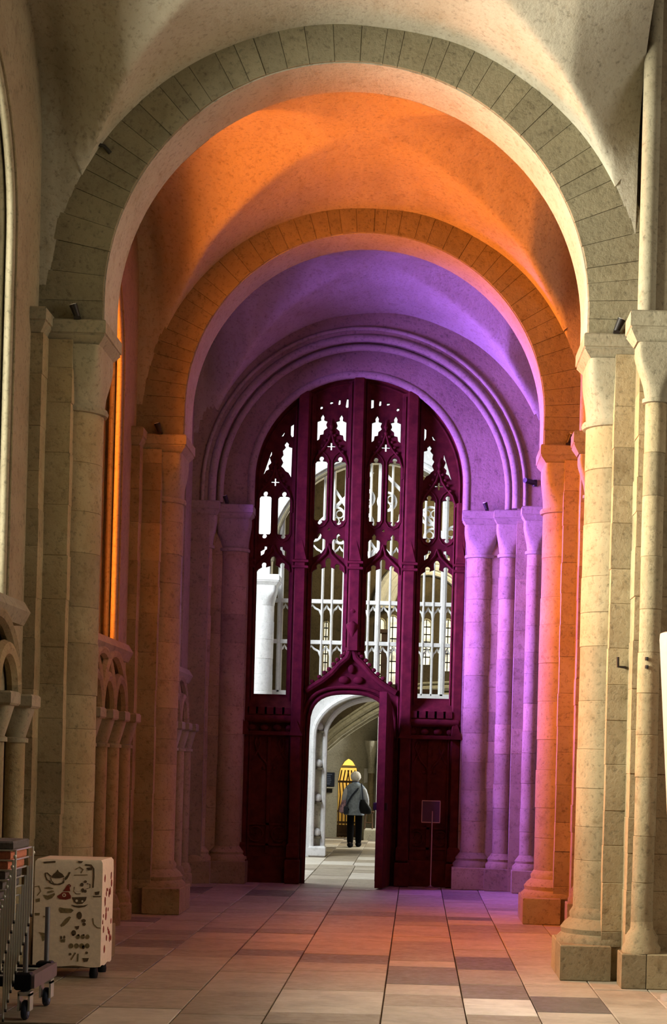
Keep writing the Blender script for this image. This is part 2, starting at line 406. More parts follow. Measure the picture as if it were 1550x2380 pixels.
# ------------------------------------------------------------------ transverse arches
def transverse(ya, label, STILT):
    ar = thing('transverse_arch', (XC, ya, ZS), label, 'arch')
    z0 = ZS; total = math.pi * RI + 2 * STILT; s = 0.0; cuts = [0.0]
    while s < total - 0.1:
        s += random.choice((0.12, 0.14, 0.16, 0.18, 0.2)); cuts.append(min(s, total))
    cuts[-1] = total
    def at(s_, r):
        k = r - RI
        if s_ <= STILT: return (XC - RI - k, z0 + s_)
        if s_ >= total - STILT: return (XC + RI + k, z0 + (total - s_))
        a = math.pi - (s_ - STILT) / RI
        return (XC + (RI + k) * math.cos(a), z0 + STILT + (RI + k) * math.sin(a))
    RO = 2.45
    for a, b in zip(cuts[:-1], cuts[1:]):
        g = 0.0018; dr = random.uniform(-0.004, 0.004); dy = random.uniform(0, 0.006); y0, y1 = ya - AD - dy, ya + AD + dy
        pa = [at(a + g + (b - a - 2 * g) * q / 2, RI + dr) for q in range(3)]; pb = [at(a + g + (b - a - 2 * g) * q / 2, RO) for q in range(3)]
        pc = 0.004
        pa2 = [at(a + g + (b - a - 2 * g) * q / 2, RI + dr + pc) for q in range(3)]
        poly0 = pa + pb[::-1]; poly1 = pa2 + pb[::-1]
        rings = [[(x, y0, z) for x, z in poly1], [(x, y0 + pc, z) for x, z in poly0], [(x, y1 - pc, z) for x, z in poly0], [(x, y1, z) for x, z in poly1]]
        mk('voussoir', loft(rings), ARCHST, ar)
    core_o = [at(total * q / 60, RO - 0.02) for q in range(61)]; core_i = [at(total * q / 60, RI + 0.014) for q in range(61)]
    mk('mortar_core', slab(core_o + core_i[::-1], [], ya - AD + 0.012, ya + AD - 0.012), MORTAR, ar)
    so = [at(total * q / 80, RI + 0.012) for q in range(81)]; si = [at(total * q / 80, RI - 0.007) for q in range(81)]
    mk('soffit_plaster', slab(so + si[::-1], [], ya - AD + 0.02, ya + AD - 0.02), PLASTER, ar, True, 30)
    return ar
transverse(A1, 'grey-green stone round arch with wide flat face nearest the printed box', 0.19)
transverse(A2, 'round stone arch between the orange bay and the purple bay', 0.30)

# ------------------------------------------------------------------ piers
def courses(z0, z1, lo=0.27, hi=0.44):
    zs = [z0]
    while zs[-1] < z1 - lo * 1.3: zs.append(zs[-1] + random.uniform(lo, hi))
    zs.append(z1) if z1 - zs[-1] > 0.12 else zs.__setitem__(-1, z1)
    return zs
def sgn(v): return 1 if v >= 0 else -1
def cushion(cx, cy, r, hx, hy, z0, z1, n=40):
    rings = []
    for z, t in ((z0, 0), (z0 + 0.02, 0.02), (z0 + 0.12, 0.22), (z0 + 0.2, 0.45), (z0 + 0.27, 0.7), (z0 + 0.33, 0.9), (z0 + 0.38, 1.0), (z1, 1.0)):
        z = z0 + (z - z0) * (z1 - z0) / 0.46 if z < z1 else z1
        e = 2 + 9 * t ** 1.6; ax, ay = r + (hx - r) * (0.35 * t + 0.65 * t), r + (hy - r) * t
        rings.append([(cx + ax * abs(math.cos(a)) ** (2 / e) * sgn(math.cos(a)), cy + ay * abs(math.sin(a)) ** (2 / e) * sgn(math.sin(a)), z) for a in [2 * math.pi * k / n + math.pi / n for k in range(n)]])
    return loft(rings)
def abacus_geo(x0, x1, y0, y1, z1, h=0.2, ch=0.07):
    def rg(z, i): return [(x0 + i, y0 + i, z), (x1 - i, y0 + i, z), (x1 - i, y1 - i, z), (x0 + i, y1 - i, z)]
    return loft([rg(z1 - h, ch), rg(z1 - h * 0.62, 0.008), rg(z1 - h * 0.58, 0.012), rg(z1 - h * 0.55, 0.012), rg(z1 - h * 0.52, 0.0), rg(z1 - 0.012, 0.0), rg(z1, 0.01)])
def column(par, cx, cy, r, zb, zt, lo=0.27, hi=0.44, n=30, mat=None):
    cs = courses(zb, zt, lo, hi)
    for a, b in zip(cs[:-1], cs[1:]):
        d = random.uniform(-0.004, 0.004)
        mk('column_drum', prism(circ(cx + d, cy + random.uniform(-0.003, 0.003), r + random.uniform(-0.003, 0.002), n), a, b, 0.004), mat or STONE, par, True, 35)
def blocks(par, poly, zb, zt, lo=0.26, hi=0.42, name='ashlar_block'):
    cs = courses(zb, zt, lo, hi)
    for a, b in zip(cs[:-1], cs[1:]):
        j = random.uniform(-0.004, 0.004); k = random.uniform(-0.004, 0.004)
        mk(name, prism([(x + j, y + k) for x, y in poly], a, b, 0.005), STONE, par)
def rect(x0, x1, y0, y1): return [(x0, y0), (x1, y0), (x1, y1), (x0, y1)]
CR = 0.25
def pier(side, ya, label):
    s = side      # -1 left, +1 right ; everything built outward from the arch soffit
    xi = XC + s * RI                        # arch intrados at the impost
    cx = xi + s * (CR + 0.03)
    p = thing('stone_pier', (cx, ya, 0), label, 'pier')
    def X(a, b): return (min(a, b), max(a, b))
    zc = ZS - 0.2
    # half column carrying the arch
    column(p, cx, ya, CR, 0.55, zc - 0.50)
    mk('necking', lathe(cx, ya, [(CR - 0.02, zc - 0.51), (CR + 0.025, zc - 0.50), (CR + 0.035, zc - 0.475), (CR + 0.025, zc - 0.45), (CR - 0.02, zc - 0.44)], 30), CAPST, p, True)
    mk('capital', cushion(cx, ya, CR, CR + 0.015, 0.345, zc - 0.46, zc + 0.01), CAPST, p, True, 30)
    x0, x1 = X(xi - s * 0.035, xi + s * 0.5)
    mk('abacus', abacus_geo(x0, x1, ya - 0.375, ya + 0.375, ZS), CAPST, p)
    mk('base_moulding', lathe(cx, ya, [(CR + 0.13, 0.27), (CR + 0.13, 0.31), (CR + 0.09, 0.35), (CR + 0.10, 0.39), (CR + 0.07, 0.43), (CR + 0.025, 0.47), (CR + 0.03, 0.51), (CR, 0.56)], 30), STONE, p, True, 50)
    x0, x1 = X(xi - s * 0.10, xi + s * 0.30)
    mk('plinth_block', box(x0, x1, ya - 0.43, ya + 0.05, 0.0, 0.28, 0.008), STONE, p)
    mk('plinth_block', box(x0, x1, ya + 0.058, ya + 0.43, 0.0, 0.28, 0.008), STONE, p)
    # pilaster behind it
    x0, x1 = X(xi + s * 0.225, xi + s * 0.53)
    blocks(p, rect(x0, x1, ya - 0.36, ya + 0.36), 0.0, zc + 0.04)
    if s < 0:
        x0, x1 = X(xi - 0.42, xi - 0.545)
        blocks(p, rect(x0, x1, ya - 0.56, ya + 0.56), 0.0, ZS - 0.16)
        mk('side_abacus', abacus_geo(xi - 0.60, xi - 0.385, ya - 0.62, ya + 0.62, ZS + 0.03, 0.19, 0.05), CAPST, p)
    else:
        x0, x1 = X(xi + 0.385, xi + 0.75)
        blocks(p, rect(x0, x1, ya - 0.62, ya + 0.62), 0.0, ZS - 0.12)
        for sy in (-1, 1):
            sxx, syy = xi + 0.50, ya + sy * 0.70
            column(p, sxx, syy, 0.085, 0.50, zc - 0.42, 0.3, 0.5, 20)
            mk('necking', lathe(sxx, syy, [(0.07, zc - 0.43), (0.105, zc - 0.42), (0.105, zc - 0.39), (0.07, zc - 0.38)], 20), CAPST, p, True)
            mk('capital', cushion(sxx, syy, 0.085, 0.16, 0.15, zc - 0.39, zc + 0.02, 32), CAPST, p, True, 30)
            mk('side_abacus', abacus_geo(xi + 0.27, xi + 0.62, syy - 0.17, syy + 0.17, ZS + 0.06, 0.23, 0.06), CAPST, p)
            mk('base_moulding', lathe(sxx, syy, [(0.15, 0.27), (0.15, 0.31), (0.125, 0.35), (0.13, 0.39), (0.09, 0.45), (0.085, 0.51)], 20), STONE, p, True, 50)
            mk('plinth_block', box(xi + 0.335, xi + 0.52, syy - 0.15, syy + 0.15, 0, 0.27, 0.008), STONE, p)
            mk('plinth_block', box(xi + 0.526, xi + 0.74, syy - 0.15, syy + 0.15, 0, 0.27, 0.008), STONE, p)
            zt_s = 9.0 if (sy < 0 and ya == A1) else 7.3
            mk('wall_shaft', lathe(xi + 0.415, ya + sy * 0.66, [(0.07, ZS + 0.05), (0.07, zt_s)], 20), CAPST, p, True)
            mk('wall_backing', box(xi + 0.42, xi + 0.75, ya + sy * 0.62 - 0.06, ya + sy * 0.62 + 0.06, ZS, zt_s), WALLST, p)
    return p
pier(-1, A1, 'compound stone pier by the left window wall behind the printed box')
pier(-1, A2, 'orange-lit compound stone pier on the window wall')
pier(1, A1, 'pale daylit compound stone pier with slender corner shafts')
pier(1, A2, 'orange-lit compound stone pier beside the arcade opening')

# ------------------------------------------------------------------ end wall with its orders
CXA, RA = -0.80, 2.06
CXB, RB = -0.885, 1.475
def notch(cx, R, st, x0, x1, z1):
    return [(x0, z1), (x0, -0.02)] + arch_pts(cx, ZS, R, st, 36, -0.02) + [(x1, -0.02), (x1, z1)]
wb = thing('wall_back', (CXA, YE, 0), 'end wall of the aisle with a recessed round arch', 'wall', kind='structure')
mk('wall_face', slab(notch(CXA, RA, 0.2, -4.0, 2.9, 8.8), [], YE, YE + 0.36), WALLST, wb)
mk('inner_order', slab(notch(CXB, RB, 0.36, -4.0, 2.9, 8.8), [], YE + 0.36, YE + 0.95), WALLST, wb)
for cx, R, st, y, r, nm in ((CXA, RA - 0.02, 0.2, YE + 0.02, 0.055, 'outer_roll'), (CXA, RA - 0.115, 0.2, YE + 0.15, 0.05, 'outer_roll'), (CXA, RA + 0.10, 0.2, YE - 0.01, 0.028, 'hood_roll'), (CXB, RB + 0.0, 0.36, YE + 0.40, 0.06, 'inner_roll'), (CXB, RB - 0.03, 0.36, YE + 0.62, 0.04, 'inner_roll')):
    mk(nm, tube([(a, y, b) for a, b in arch_pts(cx, ZS, R, st, 40)], r, 10), CAPST, wb, True, 60)
def respond(x, y, r, zt, label, hx, plh=0.30):
    p = thing('wall_shaft', (x, y, 0), label, 'column')
    zc = zt - 0.2
    column(p, x, y, r, plh + 0.2, zc - 0.42, 0.28, 0.45, 24)
    mk('necking', lathe(x, y, [(r - 0.02, zc - 0.43), (r + 0.025, zc - 0.42), (r + 0.03, zc - 0.40), (r + 0.025, zc - 0.38), (r - 0.02, zc - 0.37)], 24), CAPST, p, True)
    mk('capital', cushion(x, y, r, hx, hx, zc - 0.39, zc + 0.01, 32), CAPST, p, True, 30)
    mk('abacus', abacus_geo(x - hx - 0.04, x + hx + 0.04, y - hx - 0.04, y + hx + 0.06, zt, 0.2, 0.06), CAPST, p)
    mk('base_moulding', lathe(x, y, [(r + 0.09, plh), (r + 0.09, plh + 0.05), (r + 0.05, plh + 0.09), (r + 0.06, plh + 0.12), (r, plh + 0.2)], 24), STONE, p, True, 50)
    mk('plinth_block', box(x - r - 0.1, x + r + 0.1, y - r - 0.1, y + r + 0.12, 0, plh, 0.008), STONE, p)
    return p
def strip(x0, x1, y0, y1, zt, label):
    p = thing('stone_pilaster', ((x0 + x1) / 2, y0, 0), label, 'pilaster'); blocks(p, rect(x0, x1, y0, y1), 0, zt); return p
respond(0.80, YE + 0.38, 0.19, ZS - 0.02, 'thick purple-lit half column beside the wooden screen', 0.23)
respond(1.17, YE + 0.20, 0.125, ZS - 0.02, 'slender purple-lit shaft between the thick half column and the corner shaft', 0.18)
respond(1.50, YE - 0.08, 0.10, ZS + 0.0, 'slender purple-lit corner shaft next to the orange pier', 0.155)
strip(0.93, 1.10, YE + 0.25, YE + 0.40, ZS - 0.2, 'flat purple-lit stone strip between thick half column and slender shaft')
strip(1.26, 1.5, YE - 0.03, YE + 0.03, ZS - 0.2, 'flat purple-lit stone strip between the two slender shafts')
respond(-2.56, YE + 0.38, 0.19, ZS - 0.02, 'thick shadowed half column on the dark side of the wooden screen', 0.23)
respond(-2.95, YE + 0.18, 0.12, ZS - 0.0, 'slender shadowed shaft near the purple window', 0.18)
strip(-2.86, -2.70, YE + 0.25, YE + 0.40, ZS - 0.2, 'flat shadowed stone strip between the dark half column and slender shaft')

# ------------------------------------------------------------------ carved wooden screen
YS = 23.62
def PX(u, v, Y=YS):
    q = W(u, v, Y); return (q.x, q.z)
scr = thing('wooden_screen', (CXB, YS, 0), 'dark carved oak screen with traceried lights and an ogee doorway filling the end arch', 'screen')
LIGHTS = [(-2.04, 0), (-1.285, 1), (-0.5375, 1), (0.205, 0)]
HW = 0.222
def ogee_z(x):
    d = abs(x + 0.925); pts = [(0, 3.27), (0.06, 3.09), (0.16, 3.0), (0.27, 2.87), (0.40, 2.76), (0.62, 2.62), (1.0, 2.5)]
    for (a, za), (b, zb) in zip(pts[:-1], pts[1:]):
        if a <= d <= b: return za + (zb - za) * (d - a) / (b - a)
    return 2.5
def circ2(cx, cz, r, n=10, ph=0.0): return [(cx + r * math.cos(ph + 2 * math.pi * k / n), cz + r * math.sin(ph + 2 * math.pi * k / n)) for k in range(n)]
def lancet(cx, z0, z1, hw, rb):
    """slot with a round drop at head and foot"""
    p = [(cx - hw, z0 + 0.02), (cx - hw, z1 - 0.03), (cx - hw + 0.02, z1 - 0.005), (cx - rb * 0.5, z1)]
    zc = z1 + rb * 0.9
    for k in range(9):
        a = math.radians(220 - 260 * k / 8); p.append((cx + rb * math.cos(a), zc + rb * 1.15 * math.sin(a)))
    p += [(cx + rb * 0.5, z1), (cx + hw - 0.02, z1 - 0.005), (cx + hw, z1 - 0.03), (cx + hw, z0 + 0.02), (cx + hw - 0.015, z0), (cx + rb * 0.5, z0)]
    zc = z0 - rb * 0.8
    for k in range(9):
        a = math.radians(40 - 260 * k / 8); p.append((cx + rb * math.cos(a), zc + rb * math.sin(a)))
    p += [(cx - rb * 0.5, z0), (cx - hw + 0.015, z0)]
    return p
def cross(cx, cz, a=0.055, t=0.011):
    return [(cx - t, cz - a), (cx + t, cz - a), (cx + t, cz - t), (cx + a, cz - t), (cx + a, cz + t), (cx + t, cz + t), (cx + t, cz + a), (cx - t, cz + a), (cx - t, cz + t), (cx - a, cz + t), (cx - a, cz - t), (cx - t, cz - t)]
def head(cx, hw, zs):
    """cusped light head from right side to left side"""
    p = [(cx + hw, zs - 0.03), (cx + hw - 0.02, zs)]
    for bx, bz, rb in ((0.125, 0.065, 0.034), (0.0, 0.125, 0.04), (-0.125, 0.065, 0.034)):
        p.append((cx + bx + rb * 0.8, zs + bz - rb * 1.0 if bx else zs + 0.055))
        for k in range(7):
            a = math.radians(-20 + 220 * k / 6); p.append((cx + bx + rb * math.cos(a), zs + bz + rb * math.sin(a) * (1.5 if bx == 0 else 1)))
        p.append((cx + bx - rb * 0.8, zs + bz - rb * 1.0 if bx else zs + 0.055))
    p += [(cx - hw + 0.02, zs), (cx - hw, zs - 0.03)]
    return p
def jag(pts): return pts
def top_z(x, R=1.47): return ZS + 0.36 + math.sqrt(max(0, R * R - (x - CXB) ** 2))
XM = [-2.48, -1.655, -0.91, -0.1675, 0.63]
for li, (cx, inner) in enumerate(LIGHTS):
    x0, x1 = XM[li], XM[li + 1]; mir = 1 if li < 2 else -1
    zbot = 2.54
    outer = []
    if inner:
        for k in range(13):
            x = x0 + (x1 - x0) * k / 12; outer.append((x, ogee_z(x) - 0.05))
    else: outer += [(x0, zbot), (x1, zbot)]
    for k in range(25):
        x = x1 + (x0 - x1) * k / 24; outer.append((x, top_z(x) - 0.02 if abs(x - CXB) < 1.44 else 5.2))
    H = []
    D = 0.128
    if inner:
        for sx in (-1, 1):
            H.append(lancet(cx + sx * D, 4.98, 5.80, 0.083, 0.032))
            b = cx + sx * D
            # upper crocketed openings
            q = sx
            H.append([(b + q * 0.07, 6.34), (b + q * 0.02, 6.36), (b + q * 0.025, 6.40), (b, 6.44), (b - q * 0.025, 6.40), (b - q * 0.02, 6.36), (b - q * 0.07, 6.345), (b - q * 0.05, 6.29), (b - q * 0.07, 6.25), (b - q * 0.02, 6.21), (b - q * 0.015, 6.16), (b + q * 0.03, 6.15), (b + q * 0.04, 6.09), (b + q * 0.07, 6.07)])
            H.append([(b + q * 0.082, 4.47), (b + q * 0.082, 4.70), (b + q * 0.06, 4.735), (b + q * 0.02, 4.74), (b + q * 0.028, 4.78), (b, 4.815), (b - q * 0.028, 4.78), (b - q * 0.02, 4.74), (b - q * 0.07, 4.73), (b - q * 0.083, 4.70), (b - q * 0.08, 4.60), (b - q * 0.03, 4.53)])
        H.append(cross(cx, 6.0)); H.append(circ2(cx, 4.86, 0.022, 4))
        for dx, dz0, dz1, hw in ((0.205, 6.53, 6.66, 0.024), (0.095, 6.565, 6.645, 0.016), (-0.015, 6.575, 6.615, 0.024), (-0.15, 6.50, 6.55, 0.02)):
            xx = cx + mir * dx
            H.append([(xx - hw, dz0 + 0.02), (xx - hw * 0.3, dz0), (xx + hw, dz0 + 0.012), (xx + hw, dz1), (xx - hw * 0.4, dz1)])
        zl0 = None
        low = []
        for k in range(10):
            x = cx - HW + 2 * HW * k / 9; low.append((x, ogee_z(x) + 0.07))
        H.append(low + head(cx, HW, 4.29))
    else:
        for sx in (-1, 1):
            H.append(lancet(cx + sx * D, 4.77, 5.30, 0.083, 0.032))
            b = cx + sx * D
            H.append([(b + sx * 0.0, 4.50), (b + sx * 0.045, 4.47), (b + sx * 0.05, 4.54), (b + sx * 0.0, 4.57), (b - sx * 0.005, 4.61), (b - sx * 0.04, 4.605), (b - sx * 0.04, 4.565), (b - sx * 0.015, 4.55)])
        H.append(cross(cx, 5.49))
        b = cx + mir * 0.15
        H.append([(b + mir * 0.065, 5.56), (b + mir * 0.07, 5.97), (b + mir * 0.02, 5.985), (b + mir * 0.025, 6.02), (b - mir * 0.01, 6.05), (b - mir * 0.04, 6.01), (b - mir * 0.02, 5.975), (b - mir * 0.06, 5.93), (b - mir * 0.05, 5.87), (b - mir * 0.08, 5.83), (b - mir * 0.05, 5.77), (b - mir * 0.08, 5.71), (b - mir * 0.04, 5.68), (b - mir * 0.01, 5.64), (b + mir * 0.03, 5.62)])
        H.append([(cx - mir * 0.06, 5.93), (cx - mir * 0.175, 5.57), (cx - mir * 0.15, 5.60), (cx - mir * 0.13, 5.64), (cx - mir * 0.09, 5.66), (cx - mir * 0.10, 5.71), (cx - mir * 0.06, 5.75), (cx - mir * 0.085, 5.82), (cx - mir * 0.055, 5.86)])
        xx = cx + mir * 0.215; H.append([(xx - 0.022, 6.15), (xx, 6.11), (xx + 0.022, 6.12), (xx + 0.022, 6.30), (xx - 0.022, 6.27)] if mir > 0 else [(xx + 0.022, 6.15), (xx, 6.11), (xx - 0.022, 6.12), (xx - 0.022, 6.30), (xx + 0.022, 6.27)])
        xx = cx + mir * 0.085; H.append([(xx - 0.03, 6.11), (xx + 0.01, 6.12), (xx + 0.03, 6.17), (xx + 0.02, 6.18)] if mir > 0 else [(xx + 0.03, 6.11), (xx - 0.01, 6.12), (xx - 0.03, 6.17), (xx - 0.02, 6.18)])
        H.append([(cx - HW, zbot + 0.03), (cx + HW, zbot + 0.03)] + head(cx, HW, 4.29))
    tp = mk('tracery_panel', slab(outer, H, YS - 0.03, YS + 0.05), WOOD, scr)
    # raised mouldings on the tracery
    zA = 6.155 if inner else 5.655; zB = 5.72 if inner else 5.22
    for sx in (-1, 1):
        og = [(cx + sx * 0.245, zB - 0.15), (cx + sx * 0.24, zB), (cx + sx * 0.19, zB + 0.14), (cx + sx * 0.10, zB + 0.24), (cx + sx * 0.04, zB + 0.33), (cx, zA + 0.03)]
        mk('ogee_moulding', tube([(a, YS - 0.045, b) for a, b in og], 0.018, 6), WOOD, tp, True)
        zlo = 4.98 if inner else 4.77; zhi = 5.80 if inner else 5.30
        c2 = cx + sx * D
        pth = [(c2 - 0.105, zlo), (c2 - 0.105, zhi), (c2 - 0.07, zhi + 0.07), (c2, zhi + 0.13), (c2 + 0.07, zhi + 0.07), (c2 + 0.105, zhi), (c2 + 0.105, zlo), (c2 + 0.06, zlo - 0.07), (c2, zlo - 0.10), (c2 - 0.06, zlo - 0.07)]
        mk('lancet_moulding', tube([(a, YS - 0.035, b) for a, b in pth], 0.011, 6, True), WOOD, tp, True)
        og = [(cx + sx * 0.235, 4.26), (cx + sx * 0.22, 4.35), (cx + sx * 0.12, 4.44), (cx + sx * 0.04, 4.52), (cx, 4.66 if inner else 4.62)]
        mk('ogee_moulding', tube([(a, YS - 0.045, b) for a, b in og], 0.018, 6), WOOD, tp, True)
        for k in range(4):
            t = 0.2 + 0.2 * k
            xx = cx + sx * (0.20 - 0.19 * t); zz = zB + 0.10 + (zA - zB) * t * 0.85
            mk('crocket', ball((xx, YS - 0.05, zz + 0.03), 0.02, (1.2, 1, 1), 7, 5), WOOD, tp, True)
    mk('finial', lathe(cx, YS - 0.05, [(0.012, zA), (0.03, zA + 0.04), (0.012, zA + 0.07), (0.035, zA + 0.12), (0.01, zA + 0.17), (0.006, zA + 0.22)], 8), WOOD, tp, True)
# mullions
def mullion(x, z0, z1, wb_, wf, dep=0.15):
    poly = [(x - wb_ / 2, YS + 0.1), (x - wb_ / 2, YS - 0.03), (x - wf / 2 - 0.03, YS - 0.06), (x - wf / 2 - 0.012, YS - dep + 0.02), (x - wf / 2, YS - dep), (x + wf / 2, YS - dep), (x + wf / 2 + 0.012, YS - dep + 0.02), (x + wf / 2 + 0.03, YS - 0.06), (x + wb_ / 2, YS - 0.03), (x + wb_ / 2, YS + 0.1)]
    o = mk('mullion', prism(poly, z0, z1, 0), WOOD, scr)
    for sx in (-1, 1):
        mk('mullion_roll', tube([(x + sx * (wf / 2 + 0.045), YS - 0.07, z0 + (0.35 if z0 == 0 else 0.05)), (x + sx * (wf / 2 + 0.045), YS - 0.07, z1 - 0.05)], 0.014, 6), WOOD, o, True)
    for zz in (4.30, 4.38):
        if z0 < zz < z1: mk('mullion_band', box(x - wf / 2 - 0.05, x + wf / 2 + 0.05, YS - dep - 0.025, YS, zz, zz + 0.035, 0.008), WOOD, o)
    mk('mullion_pinnacle', loft([[(x - wf / 2 - 0.02, YS - dep - 0.02, 4.42), (x + wf / 2 + 0.02, YS - dep - 0.02, 4.42), (x + wf / 2 + 0.02, YS - dep + 0.05, 4.42), (x - wf / 2 - 0.02, YS - dep + 0.05, 4.42)], [(x - 0.008, YS - dep, 4.72), (x + 0.008, YS - dep, 4.72), (x + 0.008, YS - dep + 0.03, 4.72), (x - 0.008, YS - dep + 0.03, 4.72)]]), WOOD, o)
    return o
mullion(-2.38, 0.0, 5.25, 0.22, 0.10); mullion(-1.655, 0.0, top_z(-1.655) - 0.03, 0.30, 0.12, 0.2)
mullion(-0.91, 3.2, top_z(-0.91) - 0.03, 0.31, 0.12, 0.2); mullion(-0.1675, 0.0, top_z(-0.1675) - 0.03, 0.31, 0.12, 0.2)
mullion(0.53, 0.0, 5.25, 0.22, 0.10)
mk('arch_rim', tube([(a, YS - 0.05, b) for a, b in arch_pts(CXB, ZS, 1.45, 0.36, 36)], 0.035, 8), WOOD, scr, True)
mk('arch_rim', tube([(a, YS - 0.02, b) for a, b in arch_pts(CXB, ZS, 1.38, 0.36, 36)], 0.022, 8), WOOD, scr, True)
# dado
for dx0, dx1 in ((-2.44, -1.60), (-0.245, 0.60)):
    d = mk('dado_panel', box(dx0, dx1, YS - 0.02, YS + 0.08, 0.0, 2.58), WOOD, scr)
    c = (dx0 + dx1) / 2; hw = (dx1 - dx0) / 2 - 0.07
    mk('sill_slope', slab([(YS - 0.02, 2.56), (YS - 0.14, 2.40), (YS - 0.02, 2.36)], [], c - hw, c + hw, 'YZ') if False else ([(c - hw, YS - 0.02, 2.57), (c + hw, YS - 0.02, 2.57), (c + hw, YS - 0.14, 2.40), (c - hw, YS - 0.14, 2.40), (c - hw, YS - 0.02, 2.36), (c + hw, YS - 0.02, 2.36)], [[0, 1, 2, 3], [3, 2, 5, 4], [0, 3, 4], [1, 5, 2], [0, 4, 5, 1]]), WOOD, d)
    for k in range(5):
        xk = c - hw + 0.05 + k * (2 * hw - 0.1) / 5 + 0.02
        mk('battlement', box(xk, xk + 0.09, YS - 0.165, YS - 0.03, 2.30, 2.40, 0.006), WOOD, d)
    mk('cornice', tube([(c - hw - 0.03, YS - 0.10, 2.25), (c + hw + 0.03, YS - 0.10, 2.25)], 0.065, 10), WOOD, d, True)
    for k in range(4):
        xk = c - hw + 0.07 + k * (2 * hw) / 4
        mk('carved_flower', ball((xk + 0.03, YS - 0.085, 2.12), 0.045, (1.3, 0.7, 1), 8, 6), WOOD, d, True)
    mk('cornice_lower', box(c - hw - 0.04, c + hw + 0.04, YS - 0.12, YS, 2.02, 2.07, 0.012), WOOD, d)
    for sx in (-1, 1):
        mk('stile', box(c + sx * (hw - 0.02) - 0.05, c + sx * (hw - 0.02) + 0.05, YS - 0.06, YS, 0.36, 2.02, 0.01), WOOD, d)
    mk('muntin', box(c - 0.022, c + 0.022, YS - 0.05, YS, 0.40, 2.0, 0.008), WOOD, d)
    for sx in (-1, 1):
        c2 = c + sx * hw * 0.46
        for s2 in (-1, 1):
            pth = [(c2 + s2 * 0.14, 1.55), (c2 + s2 * 0.12, 1.64), (c2 + s2 * 0.05, 1.71), (c2, 1.80), (c2 - s2 * 0.04, 1.9), (c2 - s2 * 0.02, 1.98)]
            mk('blind_tracery', tube([(a, YS - 0.035, b) for a, b in pth], 0.014, 6), WOOD, d, True)
            mk('cusp', ball((c2 + s2 * 0.09, YS - 0.03, 1.57), 0.03, (1, 0.6, 1), 7, 5), WOOD, d, True)
        mk('quatrefoil_ring', tube([(c2 + 0.10 * math.cos(t), YS - 0.035, 0.66 + 0.10 * math.sin(t)) for t in [2 * math.pi * k / 18 for k in range(18)]], 0.014, 6, True), WOOD, d, True)
        for k in range(4):
            mk('quatrefoil_lobe', tube([(c2 + 0.05 * math.cos(k * math.pi / 2 + 0.785) + 0.035 * math.cos(t), YS - 0.03, 0.66 + 0.05 * math.sin(k * math.pi / 2 + 0.785) + 0.035 * math.sin(t)) for t in [2 * math.pi * q / 10 for q in range(10)]], 0.008, 5, True), WOOD, d, True)
    for zz in (0.52, 0.80): mk('rail', box(c - hw, c + hw, YS - 0.05, YS, zz - 0.015, zz + 0.015), WOOD, d)
    mk('plinth', box(c - hw - 0.05, c + hw + 0.05, YS - 0.10, YS, 0.0, 0.36, 0.015), WOOD, d)
# buttress plinths on the mullion feet, door posts, ogee doorway
for x in (-2.38, -1.655, -0.1675, 0.53):
    q = mk('mullion_foot', box(x - 0.10, x + 0.10, YS - 0.27, YS, 0.0, 0.33, 0.015), WOOD, scr)
    mk('foot_moulding', box(x - 0.085, x + 0.085, YS - 0.24, YS, 0.33, 0.55, 0.03), WOOD, q)
    mk('gablet', loft([[(x - 0.09, YS - 0.225, 2.02), (x + 0.09, YS - 0.225, 2.02), (x + 0.09, YS, 2.02), (x - 0.09, YS, 2.02)], [(x - 0.012, YS - 0.215, 2.22), (x + 0.012, YS - 0.215, 2.22), (x + 0.012, YS, 2.22), (x - 0.012, YS, 2.22)]]), WOOD, q)
def door_arch(hw, zs, za, c=-0.945, n=10):
    out = []
    for k in range(n + 1):
        t = k / n; out.append((c - hw * (1 - t ** 1.7), zs + (za - zs) * (1 - (1 - t) ** 2.2) ** 0.62 if t < 1 else za))
    return out + [(2 * c - a, b) for a, b in out[-2::-1]]
DA = door_arch(0.56, 2.05, 2.61)
outer = [(-1.66, 0.0), (-1.66, 2.50)] + [(-1.66 + 1.47 * k / 24, ogee_z(-1.66 + 1.47 * k / 24) + 0.02) for k in range(25)] + [(-0.19, 0.0), (-0.385, 0.0)] + DA[::-1] + [(-1.505, 0.0)]
mk('door_surround', slab(outer, [], YS - 0.04, YS + 0.10), WOOD, scr)
mk('door_arch_moulding', tube([(-1.52, YS - 0.06, 0.0)] + [(a * 1.0 - 0.0, YS - 0.06, b + 0.02) for a, b in DA] + [(-0.37, YS - 0.06, 0.0)], 0.03, 8), WOOD, scr, True)
mk('door_arch_moulding', tube([(a, YS - 0.08, b) for a, b in door_arch(0.64, 2.03, 2.70)], 0.025, 8), WOOD, scr, True)
for sx in (-1, 1):
    pth = [(-0.925 + sx * d_, ogee_z(-0.925 + d_) + 0.015) for d_ in (0.62, 0.5, 0.40, 0.33, 0.27, 0.21, 0.16, 0.10, 0.06, 0.03, 0.0)]
    mk('ogee_hood', tube([(a, YS - 0.09, b) for a, b in pth], 0.045, 8), WOOD, scr, True)
    for k, (a, b) in enumerate(pth[1:9]):
        mk('crocket', ball((a + sx * 0.035, YS - 0.09, b + 0.055), 0.032, (1.1, 1, 1), 7, 5), WOOD, scr, True)
    mk('carved_spandrel', ball((-0.925 + sx * 0.10, YS - 0.055, 2.80), 0.06, (1.3, 0.5, 0.9), 9, 6), WOOD, scr, True)
mk('carved_spandrel', ball((-0.925, YS - 0.06, 2.95), 0.05, (1, 0.6, 1.3), 9, 6), WOOD, scr, True)
